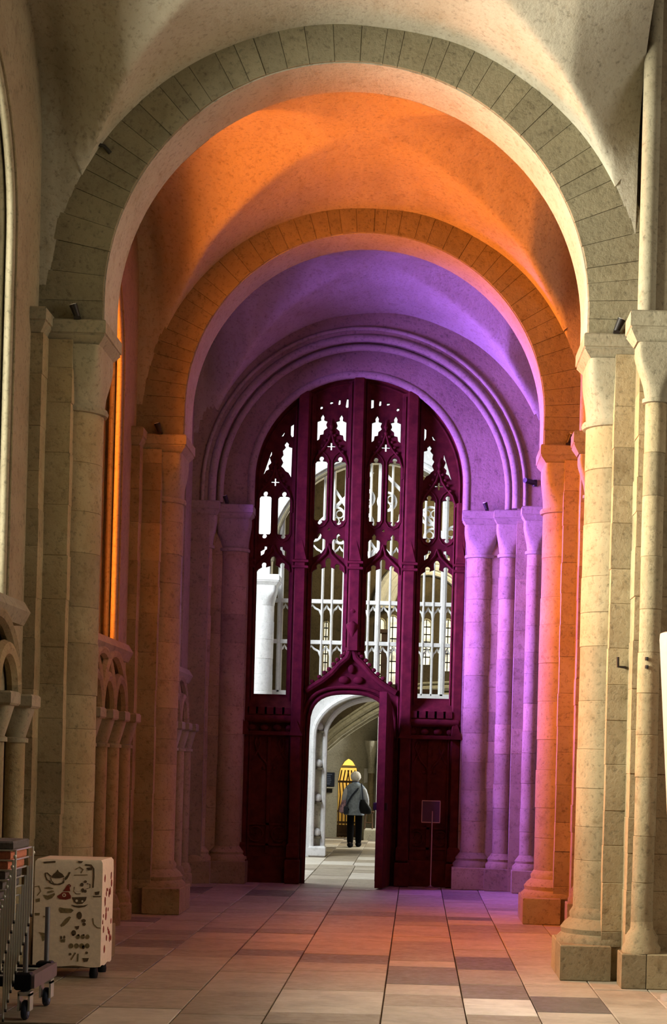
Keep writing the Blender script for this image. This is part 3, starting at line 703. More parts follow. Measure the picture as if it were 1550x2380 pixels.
mk('ogee_finial', lathe(-0.925, YS - 0.16, [(0.03, 3.2), (0.035, 3.35), (0.05, 3.42), (0.08, 3.5), (0.085, 3.55), (0.04, 3.60), (0.03, 3.68), (0.06, 3.73), (0.025, 3.80), (0.01, 3.92)], 10), WOOD, scr, True)
# open door leaf hinged on the right post
dl = thing('door_1', (-0.34, YS - 0.1, 0), 'dark oak door leaf standing open towards the aisle', 'door', kind='structure')
lp = [(0.0, 0.02), (0.86, 0.02), (0.86, 2.05), (0.78, 2.30), (0.64, 2.46), (0.42, 2.60), (0.0, 2.66)]
dang = R_(-97.5)
mtx = Matrix.Translation((-0.36, YS - 0.08, 0)) @ Matrix.Rotation(dang, 4, 'Z') @ Matrix.Rotation(0, 4, 'X')
leafpoly = [(0.0, 0.02), (0.80, 0.02), (0.80, 2.62), (0.55, 2.58), (0.30, 2.44), (0.10, 2.22), (0.0, 2.05)]
mk('leaf_panel', xf(slab(leafpoly, [], -0.05, 0.05), mtx), WOOD, dl)
for k in range(4):
    mk('leaf_batten', xf(box(0.05 + k * 0.19, 0.12 + k * 0.19, -0.07, -0.048, 0.1, 2.1 + 0.09 * k, 0.008), mtx), WOOD, dl)
for zz in (0.5, 1.85):
    mk('strap_hinge', xf(box(0.0, 0.6, -0.082, -0.066, zz, zz + 0.05), mtx), IRON, dl)
mk('latch', xf(box(0.70, 0.76, -0.1, 0.08, 1.05, 1.15, 0.01), mtx), IRON, dl)

# stanchion sign in front of the screen
sg = thing('stanchion_sign', W(998, 2064, YS - 0.45), 'square dark sign on a thin metal post before the right dado', 'sign')
b0 = W(1000, 2064, YS - 0.45); t0 = W(1004, 1885, YS - 0.45)
mk('post', tube([(b0.x, b0.y, 0.0), (b0.x, b0.y, t0.z)], 0.008, 8), BRONZE, sg, True)
mk('foot', lathe(b0.x, b0.y, [(0.11, 0.0), (0.11, 0.012), (0.03, 0.03), (0.012, 0.05)], 18), BRONZE, sg, True)
c1, c2 = W(982, 1862, YS - 0.45), W(1021, 1911, YS - 0.45)
mk('sign_board', box(c1.x, c2.x, b0.y + 0.01, b0.y + 0.03, c2.z, c1.z), SIGNRED, sg)
mk('sign_frame', join(box(c1.x - 0.008, c2.x + 0.008, b0.y + 0.005, b0.y + 0.035, c1.z, c1.z + 0.012), box(c1.x - 0.008, c2.x + 0.008, b0.y + 0.005, b0.y + 0.035, c2.z - 0.012, c2.z), box(c1.x - 0.01, c1.x, b0.y + 0.005, b0.y + 0.035, c2.z, c1.z), box(c2.x, c2.x + 0.01, b0.y + 0.005, b0.y + 0.035, c2.z, c1.z)), BRONZE, sg)

# ------------------------------------------------------------------ bright space beyond the screen
YF = 31.8
wf = mk('wall_far', slab([(-7, 10), (-7, -0.12)] + arch_pts(-0.86, 5.35, 1.95, 0.0, 36, -0.12) + [(6, -0.12), (6, 10)], [], YF, YF + 0.7), PALE); tag(wf, 'pale wall with a round arch across the bright crossing', 'wall', kind='structure')
mk('arch_roll', tube([(a, YF - 0.02, b) for a, b in arch_pts(-0.86, 5.35, 2.02, 0.0, 36)], 0.06, 8), PALE, wf, True)
mk('groove_shade', tube([(a, YF - 0.005, b) for a, b in arch_pts(-0.86, 5.35, 1.90, 0.0, 36)], 0.035, 8), MORTAR, wf, True)  # raised dark tube; the groove's shade line is put in as colour
wl2 = mk('wall_crossing', box(-7.4, -7.0, 24.0, 32.5, -0.12, 10), PALE); tag(wl2, 'pale side wall of the bright crossing', 'wall', kind='structure')
pr = thing('stone_pier', (-2.95, YF - 0.3, 0), 'bright white stone pier seen through the left light of the screen', 'pier')
column(pr, -2.92, YF - 0.25, 0.24, -0.1, 4.75, mat=PALE)
mk('capital', cushion(-2.92, YF - 0.25, 0.24, 0.28, 0.28, 4.5, 4.85), PALE, pr, True, 30)
mk('abacus', abacus_geo(-3.3, -2.58, YF - 0.58, YF + 0.02, 5.05, 0.2, 0.06), PALE, pr)
# stone tracery screen filling that arch
ss = thing('stone_screen', (-0.86, YF + 0.35, -0.1), 'pale stone tracery screen with slender mullions and a doorway beyond the wooden screen', 'screen')
YT = YF + 0.3
SX = 0.008 * YT / 32.0
mull = [(-2.62, 0.10), (-2.42, 0.04), (-2.20, 0.04), (-1.84, 0.045), (-1.66, 0.045), (-1.42, 0.10), (-1.2, 0.045), (-0.98, 0.045), (-0.80, 0.10), (-0.58, 0.045), (-0.38, 0.045), (-0.17, 0.045), (0.05, 0.045), (0.23, 0.045), (0.42, 0.12), (0.60, 0.045), (0.85, 0.1)]
def ztop(x): return 5.35 + math.sqrt(max(0.0, 1.95 ** 2 - (x + 0.86) ** 2))
for x, wd in mull:
    mk('mullion', prism([(x - wd / 2, YT + 0.1), (x - wd / 2, YT - 0.02), (x - wd / 5, YT - 0.10), (x + wd / 5, YT - 0.10), (x + wd / 2, YT - 0.02), (x + wd / 2, YT + 0.1)], 2.95, ztop(x), 0), PALE, ss)
for z in (3.86, 4.62):
    mk('transom', box(-2.78, 1.08, YT - 0.08, YT + 0.1, z, z + 0.07, 0.012), PALE, ss)
for z in (3.84, 4.60, 5.55):
    for (xa, wa), (xb, wb2) in zip(mull[:-1], mull[1:]):
        c, r = (xa + xb) / 2, (xb - xa) / 2
        if r > 0.03:
            top = z if z < 5 else z + 0.15
            mk('cusped_arch', tube([(xa, YT, top - 0.22), (xa + r * 0.25, YT, top - 0.11), (c - r * 0.3, YT, top - 0.07), (c, YT, top - 0.01), (c + r * 0.3, YT, top - 0.07), (xb - r * 0.25, YT, top - 0.11), (xb, YT, top - 0.22)], 0.022, 6), PALE, ss, True)
for cx, z in ((-2.05, 5.95), (-1.63, 6.25), (-1.53, 5.92), (-1.09, 6.6), (-1.1, 6.15), (-0.68, 6.55), (-0.27, 6.25), (0.14, 6.3), (0.2, 5.9), (0.6, 5.95)):
    mk('tracery_ring', tube([(cx + 0.17 * math.cos(t), YT, z + 0.17 * math.sin(t)) for t in [2 * math.pi * k / 18 for k in range(18)]], 0.025, 6, True), PALE, ss, True)
    mk('tracery_cusp', join(*[tube([(cx + 0.085 * math.cos(k * 2.094 + 0.5) + 0.07 * math.cos(t), YT, z + 0.085 * math.sin(k * 2.094 + 0.5) + 0.07 * math.sin(t)) for t in [2 * math.pi * q / 10 for q in range(10)]], 0.013, 5, True) for k in range(3)]), PALE, ss, True)
for sx in (-1, 1):
    mk('tracery_rib', tube([(-0.86 + sx * 1.75, YT, 5.3), (-0.86 + sx * 1.3, YT, 5.9), (-0.86 + sx * 0.7, YT, 6.5), (-0.86 + sx * 0.1, YT, 7.1)], 0.035, 6), PALE, ss, True)
    mk('tracery_rib', tube([(-0.86 - sx * 0.1, YT, 5.5), (-0.86 + sx * 0.35, YT, 6.1), (-0.86 + sx * 0.9, YT, 6.9)], 0.03, 6), PALE, ss, True)
# lower solid part with doorway arch
DC, DH, DZ, DAp = -0.78, 0.92, 2.15, 2.86
def darch(hw, zs, za, n=12):
    o = []
    for k in range(n + 1):
        a = math.pi / 2 * k / n; o.append((DC - hw * math.cos(a), zs + (za - zs) * math.sin(a)))
    return o + [(2 * DC - a, b) for a, b in o[-2::-1]]
mk('lower_wall', slab([(-2.81, -0.1), (-2.81, 2.98), (1.09, 2.98), (1.09, -0.1), (DC + DH + 0.24, -0.1)] + darch(DH + 0.24, DZ, DAp + 0.1)[::-1] + [(DC - DH - 0.24, -0.1)], [], YT - 0.1, YT + 0.2), PALE, ss)
for hh, yy, rr in ((DH + 0.22, YT - 0.14, 0.05), (DH + 0.02, YT + 0.05, 0.05), (DH + 0.12, YT + 0.16, 0.03)):
    mk('arch_moulding', tube([(DC - hh, yy, -0.1)] + [(a, yy, b) for a, b in darch(hh, DZ, DAp + (hh - DH) * 0.5)] + [(DC + hh, yy, -0.1)], rr, 8), PALE, ss, True)
RV = darch(DH + 0.24, DZ, DAp + 0.1); RV2 = darch(DH, DZ, DAp)
mk('arch_reveal', slab([(DC - DH - 0.24, -0.1)] + RV + [(DC + DH + 0.24, -0.1), (DC + DH, -0.1)] + RV2[::-1] + [(DC - DH, -0.1)], [], YT + 0.06, YT + 0.34), GREYWALL, ss)
for v_ in (1690, 1775, 1855, 1935):
    z = W(745, v_, YT).z
    b = mk('carved_bracket', ball((DC - DH - 0.12, YT + 0.0, z), 0.075, (0.9, 1, 1.1), 9, 7), PALE, ss, True)
    mk('dark_slot', box(DC - DH - 0.19, DC - DH - 0.04, YT - 0.07, YT + 0.08, z - 0.11, z - 0.07), MORTAR, b)  # solid dark box draws the shaded slot below each carved head
mk('jamb_base', prism(rect(DC - DH - 0.27, DC - DH + 0.05, YT - 0.22, YT + 0.2), -0.1, 0.1, 0.03), PALE, ss)
mk('jamb_base', prism(rect(DC + DH - 0.05, DC + DH + 0.27, YT - 0.22, YT + 0.2), -0.1, 0.1, 0.03), PALE, ss)

# chapel beyond: rib, vault web, back wall with lit doorway
YR = 36.4
pts = [(-2.35, 1.35), (-2.15, 1.68), (-1.93, 1.93), (-1.63, 2.20), (-1.33, 2.42), (-1.05, 2.61), (-0.77, 2.77), (-0.4, 2.93), (0.1, 3.06), (0.7, 3.1), (1.3, 3.03), (2.0, 2.7)]
web = mk('wall_chapel', slab([(-4.0, 1.35), (-4.0, 9.0), (4.5, 9.0), (4.5, 1.5), (2.4, 1.5)] + pts[::-1], [], YR, YR + 0.5), BROWNWALL); tag(web, 'brownish plastered wall over a low moulded arch', 'wall', kind='structure')
for dz, dy, r in ((0.05, -0.06, 0.055), (0.20, -0.03, 0.07), (-0.03, 0.06, 0.045), (0.32, 0.0, 0.03)):
    mk('arch_rib', tube([(a, YR + dy, b + dz) for a, b in pts], r, 8), GREYWALL, web, True)
mk('arch_side', box(-4.0, -2.3, YR, YR + 0.5, -0.12, 1.4), GREYWALL, web)
def glow(name, c, st):
    mt, nt, b = newmat(name); L = nt.links
    n = noise(nt, 5, 4, 0.6, coords(nt)); rr = ramp(nt, [(0.35, [x * 0.35 for x in c]), (0.6, c)]); L.new(n, rr.inputs[0])
    L.new(rr.outputs[0], b.inputs['Emission Color']); b.inputs['Emission Strength'].default_value = st
    L.new(rr.outputs[0], b.inputs['Base Color']); return mt
DAYPANE = glow('daylit_quarry_glass', (1.0, 0.95, 0.72), 1.3)
for k, (u0, u1, v0, v1) in enumerate(((872, 892, 1438, 1600), (900, 922, 1432, 1590), (980, 1000, 1440, 1545), (1030, 1050, 1440, 1560), (752, 762, 1440, 1560))):
    vm = (v0 + v1) / 2; a, b = W(u0, vm, YR), W(u1, vm, YR); a.z = W((u0 + u1) / 2, v0, YR).z; b.z = W((u0 + u1) / 2, v1, YR).z
    fw = thing('chapel_window', ((a.x + b.x) / 2, YR, b.z), 'daylit leaded window in the chapel seen through the tracery, %s' % ('beside the central mullion', 'right of the central mullion', 'left in the last light', 'right in the last light', 'narrow one in the second light')[k], 'window', 'chapel windows')
    mk('pane', slab(arch_pts((a.x + b.x) / 2, b.z, abs(b.x - a.x) / 2, a.z - b.z - 0.1, 10), [], YR - 0.02, YR + 0.005), DAYPANE, fw)
    ol = arch_pts((a.x + b.x) / 2, b.z, abs(b.x - a.x) / 2 + 0.01, a.z - b.z - 0.1, 10)
    mk('window_frame', tube([(p, YR - 0.015, q2) for p, q2 in ol], 0.022, 6), GREYWALL, fw, True)
    for j in range(1, 6):
        zz = b.z + (a.z - b.z) * j / 6; mk('glazing_bar', box(a.x, b.x, YR - 0.034, YR - 0.018, zz - 0.012, zz + 0.012), IRON, fw)
    mk('glazing_bar', box((a.x + b.x) / 2 - 0.01, (a.x + b.x) / 2 + 0.01, YR - 0.034, YR - 0.018, b.z, a.z), IRON, fw)
YARCH = thing('chapel_arch', (0.15, YR, 4.95), 'cream moulded arch lit warm behind the tracery mullions', 'arch')
for k, rr_ in enumerate((1.05, 0.9, 0.78)):
    mk('arch_order', tube([(0.15 + rr_ * math.cos(t), YR - 0.10 + 0.035 * k, 4.95 + rr_ * 1.0 * math.sin(t)) for t in [math.pi * q2 / 16 for q2 in range(17)]], 0.115 - 0.02 * k, 8), PALE, YARCH, True)
YB = 40.5
dpts = [W(785, 1945, YB), W(785, 1810, YB), W(790, 1785, YB), W(799, 1770, YB), W(809, 1763, YB), W(819, 1769, YB), W(828, 1785, YB), W(832, 1810, YB), W(832, 1945, YB)]
dp = [(q.x, q.z) for q in dpts]; dp[0] = (dp[1][0], -0.12); dp[-1] = (dp[-2][0], -0.12)
wk = mk('wall_chapel_end', slab([(-5, 6), (-5, -0.12), dp[0]] + dp[1:] + [(5, -0.12), (5, 6)], [], YB, YB + 0.5), GREYWALL); tag(wk, 'rough grey end wall with a small pointed doorway', 'wall', kind='structure')
nb = mk('wall_stair', box(-2.6, -0.6, YB + 1.7, YB + 1.8, -0.12, 3.0), YELLOWP); tag(nb, 'warm limewashed wall inside the lit doorway', 'wall', kind='structure')
lp_ = bpy.data.lights.new('doorway_lamp', 'POINT'); lp_.energy = 60; lp_.color = (1.0, 0.72, 0.28); lp_.shadow_soft_size = 0.12
lo = bpy.data.objects.new('doorway_lamp', lp_); COL.objects.link(lo); lo.location = (-1.62, YB + 0.9, 2.1)
lp2 = bpy.data.lights.new('choir_lamp', 'POINT'); lp2.energy = 260; lp2.color = (1.0, 0.80, 0.42); lp2.shadow_soft_size = 0.3
lo2 = bpy.data.objects.new('choir_lamp', lp2); COL.objects.link(lo2); lo2.location = (0.6, 34.6, 6.6)
gt = thing('wooden_gate', ((dp[0][0] + dp[-1][0]) / 2, YB + 0.1, -0.1), 'dark slatted wooden gate in the small lit doorway', 'gate')
gx0, gx1 = dp[0][0] + 0.005, dp[-1][0] - 0.005
gz = lambda v: W(808, v, YB).z
for k in range(6):
    x = gx0 + 0.03 + (gx1 - gx0 - 0.06) * k / 5
    mk('slat', tube([(x, YB + 0.12, -0.1), (x, YB + 0.12, gz(1885)), (x + 0.03 * (1 if k < 3 else -1), YB + 0.12, gz(1850)), (x, YB + 0.12, gz(1820)), (x + (0.05 if k < 3 else -0.05), YB + 0.12, gz(1790))], 0.016, 6), WOOD2, gt, True)
for v_ in (1940, 1912, 1886, 1817): mk('gate_rail', box(gx0, gx1, YB + 0.09, YB + 0.15, gz(v_) - 0.025, gz(v_) + 0.025), WOOD2, gt)
mk('kick_panel', box(gx0, gx1, YB + 0.13, YB + 0.15, -0.09, gz(1918)), WOOD2, gt)
mk('gate_head', box(gx0 + 0.03, gx1 - 0.03, YB + 0.09, YB + 0.15, gz(1785), gz(1782) + 0.03), YELLOWP, gt)
a, b = W(757, 1795, YB - 0.06), W(777, 1828, YB - 0.06)
bd = thing('notice_board', ((a.x + b.x) / 2, YB - 0.05, b.z), 'dark blue notice board on the rough wall beside the lit doorway', 'board')
mk('board', box(a.x - 0.02, b.x, YB - 0.06, YB + 0.01, b.z, a.z, 0.005), BOARD, bd)
mk('lettering', join(*[box(a.x + 0.03, a.x + 0.03 + random.uniform(0.08, 0.14), YB - 0.064, YB - 0.06, b.z + 0.05 + k * 0.045, b.z + 0.065 + k * 0.045) for k in range(6)]), LETTER, bd)
mk('board_ledge', box(a.x - 0.02, b.x + 0.01, YB - 0.09, YB + 0.01, b.z - 0.04, b.z - 0.015), GREYWALL, bd)
tag(mk('donation_plate', box(a.x - 0.02, b.x - 0.05, YB - 0.04, YB + 0.01, W(760, 1842, YB).z, W(760, 1834, YB).z, 0.004), IRON), 'small black plate below the notice board', 'plate')
a, b = W(846, 1786, YB - 0.06), W(854, 1820, YB - 0.06)
tag(mk('paper_notice', slab([(a.x, b.z), (b.x, b.z + 0.01), (b.x, a.z), (a.x + 0.005, a.z)], [], YB - 0.03, YB + 0.005), WHITE), 'narrow white paper notice on the wall beside the lit doorway', 'notice')
ck = thing('wall_shaft', (W(860, 1900, YB - 0.3).x, YB - 0.25, -0.1), 'short stone shaft with a carved flared capital in the chapel', 'column')
cxk = W(860, 1900, YB - 0.3).x
column(ck, cxk, YB - 0.2, 0.07, 0.25, W(860, 1795, YB).z, 0.25, 0.4, 16)
mk('capital', lathe(cxk, YB - 0.2, [(0.08, W(860, 1797, YB).z), (0.10, W(860, 1790, YB).z), (0.075, W(860, 1783, YB).z), (0.09, W(860, 1760, YB).z), (0.17, W(860, 1730, YB).z), (0.18, W(860, 1722, YB).z)], 14), GREYWALL, ck, True)
sk = mk('stone_bench', box(W(846, 1940, 39.6).x, 0.4, 39.3, 40.11, -0.12, W(860, 1927, 39.6).z, 0.02), GREYWALL); tag(sk, 'low grey stone block under the wooden stool', 'block')
tag(mk('stone_pilaster', prism(rect(W(872, 1900, 39.9).x, 0.6, 40.1, 40.52), -0.12, 3.2, 0.01), PALE), 'bright flat stone pilaster beyond the stool', 'pilaster')
zt_ = W(860, 1927, 39.6).z
st = thing('stool', (W(856, 1925, 39.6).x, 39.6, zt_), 'small dark wooden stool on the stone block', 'stool')
sxm = W(856, 1925, 39.6).x; hh = W(856, 1888, 39.6).z
for ax in (-0.09, 0.09):
    for ay in (-0.09, 0.09): mk('leg', tube([(sxm + ax, 39.6 + ay, zt_), (sxm + ax * 0.85, 39.6 + ay * 0.85, hh)], 0.013, 6), WOOD2, st, True)
mk('seat', box(sxm - 0.12, sxm + 0.12, 39.48, 39.72, hh - 0.01, hh + 0.03, 0.008), WOOD2, st)
for ay in (-0.09, 0.09): mk('stretcher', tube([(sxm - 0.09, 39.6 + ay, zt_ + 0.15), (sxm + 0.09, 39.6 + ay, zt_ + 0.15)], 0.009, 6), WOOD2, st, True)
# dark furnishings seen through the right-hand lights
for x0, x1, z1, lab in ((-0.02, 0.42, 3.05, 'dark tall stall back seen through the right light'), (-0.75, -0.62, 4.2, 'dark slender post seen through the middle light')):
    o = thing('choir_stall', ((x0 + x1) / 2, 33.6, -0.1), lab, 'furniture')
    mk('back_panel', box(x0, x1, 33.5, 33.6, -0.12, z1, 0.01), WOOD2, o)
    mk('top_rail', box(x0 - 0.03, x1 + 0.03, 33.46, 33.64, z1, z1 + 0.08, 0.015), WOOD2, o)

# ------------------------------------------------------------------ person walking away in the doorway
YP = 36.0
px = W(824, 1900, YP).x; gz0 = -0.098
per = thing('person', (px, YP, gz0), 'white-haired person in a blue-grey jacket and black trousers walking away with a dark shoulder bag', 'person')
def skin_mesh(name, V, E, Rr, mat, parent, sub=2):
    me = bpy.data.meshes.new(name); me.from_pydata([(px + a, YP + b, gz0 + c) for a, b, c in V], E, []); me.update()
    o = bpy.data.objects.new(name, me); COL.objects.link(o)
    o.modifiers.new('skin', 'SKIN'); s = o.modifiers.new('sub', 'SUBSURF'); s.levels = s.render_levels = sub
    for k, r in enumerate(Rr):
        me.skin_vertices[0].data[k].radius = r if isinstance(r, tuple) else (r, r); me.skin_vertices[0].data[k].use_root = (k == 0)
    dg = bpy.context.evaluated_depsgraph_get(); me2 = bpy.data.meshes.new_from_object(o.evaluated_get(dg))
    bpy.data.objects.remove(o); me2.name = name; me2.materials.clear(); me2.materials.append(mat)
    me2.polygons.foreach_set('use_smooth', [True] * len(me2.polygons))
    o2 = bpy.data.objects.new(name, me2); COL.objects.link(o2); attach(o2, parent); return o2
# body: pelvis, spine, neck, head, arms, legs (mid stride)
V = [(0, 0, 0.80), (0, 0.01, 0.98), (0, 0.02, 1.16), (0, 0.0, 1.28), (0.0, 0.02, 1.36), (0.0, 0.04, 1.45), (0, 0.03, 1.53),
     (-0.14, 0.0, 1.235), (-0.23, -0.01, 1.02), (-0.24, 0.08, 0.82), (0.14, 0.0, 1.235), (0.24, -0.02, 1.02), (0.26, 0.05, 0.82),
     (-0.085, 0, 0.76), (-0.08, -0.06, 0.43), (-0.075, -0.18, 0.09), (-0.075, -0.08, 0.035), (0.09, 0, 0.76), (0.09, 0.10, 0.44), (0.085, 0.16, 0.09), (0.085, 0.28, 0.04)]
E = [(0, 1), (1, 2), (2, 3), (3, 4), (4, 5), (5, 6), (3, 7), (7, 8), (8, 9), (3, 10), (10, 11), (11, 12), (0, 13), (13, 14), (14, 15), (15, 16), (0, 17), (17, 18), (18, 19), (19, 20)]
Rr = [(0.12, 0.09), (0.12, 0.09), (0.14, 0.09), (0.09, 0.06), 0.045, (0.075, 0.09), (0.06, 0.075), 0.045, 0.042, 0.034, 0.045, 0.042, 0.036, 0.085, 0.06, 0.045, 0.035, 0.085, 0.06, 0.045, 0.035]
skin_mesh('body', V, E, Rr, SKIN, per)
def ringsc(lst, mat, name, n=24):
    rr = []
    for cx, cy, z, ax, ay in lst: rr.append([(px + cx + ax * math.cos(t), YP + cy + ay * math.sin(t), gz0 + z) for t in [2 * math.pi * k / n for k in range(n)]])
    return mk(name, loft(rr), mat, per, True, 70)
ringsc([(0, 0, 0.67, 0.20, 0.16), (0, 0, 0.72, 0.205, 0.165), (0, 0, 0.9, 0.185, 0.145), (0, 0.01, 1.03, 0.18, 0.135), (0, 0.02, 1.15, 0.205, 0.14), (0, 0.01, 1.25, 0.205, 0.13), (0, 0.01, 1.31, 0.145, 0.11), (0, 0.02, 1.34, 0.075, 0.075), (0, 0.025, 1.37, 0.068, 0.068)], JACKET, 'jacket')
ringsc([(0, 0.03, 1.335, 0.08, 0.08), (0, 0.03, 1.375, 0.075, 0.075)], plain('dark_blue_collar', (0.05, 0.08, 0.13), 0.9), 'collar')
skin_mesh('sleeve', [(0.15, 0.0, 1.25), (0.235, -0.02, 1.03), (0.255, 0.04, 0.85)], [(0, 1), (1, 2)], [0.075, 0.062, 0.05], SLEEVE, per)
skin_mesh('sleeve', [(-0.15, 0.0, 1.25), (-0.225, -0.01, 1.03), (-0.235, 0.07, 0.85)], [(0, 1), (1, 2)], [0.075, 0.062, 0.05], SLEEVE, per)
skin_mesh('trousers', [(0, 0, 0.80), (-0.085, 0, 0.74), (-0.08, -0.06, 0.43), (-0.075, -0.165, 0.055), (0.09, 0, 0.74), (0.09, 0.10, 0.44), (0.085, 0.17, 0.055)], [(0, 1), (1, 2), (2, 3), (0, 4), (4, 5), (5, 6)], [(0.13, 0.10), 0.09, 0.078, 0.07, 0.09, 0.078, 0.07], TROUSER, per)
for sx, cy in ((-0.075, -0.12), (0.085, 0.22)):
    mk('shoe', ball((px + sx, YP + cy, gz0 + 0.05), 0.062, (1.05, 2.4, 0.95), 12, 8), TROUSER, per, True)
hr = []
for z, r, o in ((1.385, 0.055, -0.01), (1.41, 0.085, -0.015), (1.45, 0.108, -0.012), (1.50, 0.108, -0.005), (1.545, 0.088, 0.0), (1.575, 0.05, 0.005), (1.585, 0.012, 0.005)):
    hr.append([(px + (r + 0.006 * math.sin(7 * t + z * 40)) * math.cos(t), YP + 0.03 + o + (r + 0.005) * math.sin(t), gz0 + z) for t in [2 * math.pi * k / 26 for k in range(26)]])
mk('hair', loft(hr), HAIR, per, True, 70)
# hands: palm and five fingers each
for sx, hx, hy, hz in ((-1, -0.24, 0.085, 0.80), (1, 0.26, 0.055, 0.80)):
    hd = mk('hand', ball((px + hx, YP + hy, gz0 + hz - 0.03), 0.04, (0.55, 0.9, 1.2), 10, 7), SKIN, per, True)
    for k in range(4):
        L_ = (0.06, 0.07, 0.066, 0.052)[k]; y0 = YP + hy - 0.028 + 0.019 * k
        mk('finger', tube([(px + hx, y0, gz0 + hz - 0.06), (px + hx - sx * 0.006, y0, gz0 + hz - 0.06 - L_ * 0.55), (px + hx - sx * 0.02, y0, gz0 + hz - 0.06 - L_)], [0.010, 0.009, 0.007], 6), SKIN, hd, True)
    mk('thumb', tube([(px + hx, YP + hy + 0.03, gz0 + hz - 0.02), (px + hx - sx * 0.015, YP + hy + 0.055, gz0 + hz - 0.045), (px + hx - sx * 0.02, YP + hy + 0.06, gz0 + hz - 0.07)], [0.011, 0.010, 0.008], 6), SKIN, hd, True)
# ears
for sx in (-1, 1): mk('ear', ball((px + sx * 0.088, YP + 0.05, gz0 + 1.44), 0.028, (0.4, 0.7, 1.1), 8, 6), SKIN, per, True)
bag = thing('shoulder_bag', (px + 0.2, YP - 0.06, gz0 + 0.7), 'dark slouchy shoulder bag hanging at the right hip of the walking person', 'bag')
rr = []
for z, ax, ay, ox in ((0.70, 0.06, 0.05, 0.04), (0.72, 0.115, 0.07, 0.02), (0.82, 0.125, 0.075, 0.0), (0.92, 0.09, 0.06, -0.03), (1.0, 0.05, 0.04, -0.05)):
    rr.append([(px + 0.22 + ox + ax * math.cos(t), YP - 0.20 + ay * math.sin(t), gz0 + z) for t in [2 * math.pi * k / 18 for k in range(18)]])
mk('bag_body', loft(rr), BLACK, bag, True, 60)
mk('shoulder_strap', tube([(px + 0.165, YP - 0.195, gz0 + 0.98), (px + 0.155, YP - 0.15, gz0 + 1.14), (px + 0.145, YP - 0.105, gz0 + 1.25), (px + 0.13, YP - 0.03, gz0 + 1.325), (px + 0.125, YP + 0.05, gz0 + 1.31)], 0.015, 6), NAVY, bag, True)
sb = thing('crossbody_bag', (px - 0.18, YP - 0.1, gz0 + 0.7), 'navy crossbody bag with a diagonal strap across the jacket back', 'bag')
mk('strap', tube([(px + 0.10, YP - 0.06, gz0 + 1.29), (px + 0.04, YP - 0.128, gz0 + 1.2), (px - 0.06, YP - 0.142, gz0 + 1.08), (px - 0.14, YP - 0.13, gz0 + 0.95), (px - 0.178, YP - 0.16, gz0 + 0.84)], 0.017, 6), NAVY, sb, True)
mk('bag_body', box(px - 0.225, px - 0.13, YP - 0.21, YP - 0.115, gz0 + 0.68, gz0 + 0.86, 0.02), NAVY, sb)
fl = []
for z, ax, ay, ox in ((0.70, 0.05, 0.05, -0.24), (0.74, 0.075, 0.06, -0.25), (0.85, 0.065, 0.055, -0.24), (0.97, 0.05, 0.045, -0.225), (1.05, 0.04, 0.04, -0.215)):
    fl.append([(px + ox + (ax + 0.012 * math.sin(5 * t + 20 * z)) * math.cos(t), YP + 0.0 + ay * math.sin(t), gz0 + z) for t in [2 * math.pi * k / 20 for k in range(20)]])
tag(mk('folded_scarf', loft(fl), FLORAL, None, True, 70), 'pink and white floral scarf over the left arm of the walking person', 'scarf')

# ------------------------------------------------------------------ printed cloth box
bx0, bx1, by0, by1, bz0, bz1 = -2.845, -2.335, 12.93, 13.40, 0.09, 0.89
pb = thing('covered_box', ((bx0 + bx1) / 2, (by0 + by1) / 2, 0), 'tall box under a cream cloth printed with teapots and cups', 'box')
def cover():
    rings = []; n = 56
    for z, e in ((bz0, 0.0), (bz0 + 0.02, 0.0), (0.3, 0.0), (0.55, 0.0), (0.8, 0.0), (bz1 - 0.02, -0.002), (bz1, -0.016)):
        r = []
        for k in range(n):
            s = k / n * 4; side = int(s); t = s - side
            x, y = ((bx0 + (bx1 - bx0) * t, by0), (bx1, by0 + (by1 - by0) * t), (bx1 - (bx1 - bx0) * t, by1), (bx0, by1 - (by1 - by0) * t))[side]
            cx, cy = (bx0 + bx1) / 2, (by0 + by1) / 2
            wv = 0
            f = 1 + (e + wv) / 0.25
            zz = z + (0.006 * math.sin(k * 0.9) if z == bz0 else 0)
            r.append((cx + (x - cx) * f, cy + (y - cy) * f, zz))
        rings.append(r)
    return loft(rings)
mk('cloth_cover', cover(), CLOTH, pb, True, 50)
for fx in (bx0 + 0.06, bx1 - 0.06):
    for fy in (by0 + 0.06, by1 - 0.06): mk('castor', lathe(fx, fy, [(0.03, 0.0), (0.035, 0.03), (0.03, 0.06), (0.02, 0.12)], 12), BLACK, pb, True)
def front(u, v):  # a pixel of the printed face -> (x, z)
    q = W(u, v, by0); return (q.x, q.z)
def motif(polys, mat, nm='printed_motif', lift=0.0):
    for p in polys:
        q = [front(u, v) for u, v in p]; mk(nm, slab(q, [], by0 - 0.0025 - lift, by0 + 0.003), mat, pb)
def ell(u, v, a, b, n=14): return [(u + a * math.cos(2 * math.pi * k / n), v + b * math.sin(2 * math.pi * k / n)) for k in range(n)]
def ringp(pts, wd): # thick open outline
    L1, L2 = [], []
    for i, (u, v) in enumerate(pts):
        a = pts[max(0, i - 1)]; b = pts[min(len(pts) - 1, i + 1)]; dx, dy = b[0] - a[0], b[1] - a[1]; d = math.hypot(dx, dy) or 1
        L1.append((u - dy / d * wd, v + dx / d * wd)); L2.append((u + dy / d * wd, v - dx / d * wd))
    return L1 + L2[::-1]
S = 4.96
def q(l): return [(x / S, 1900 + y / S) for x, y in l]
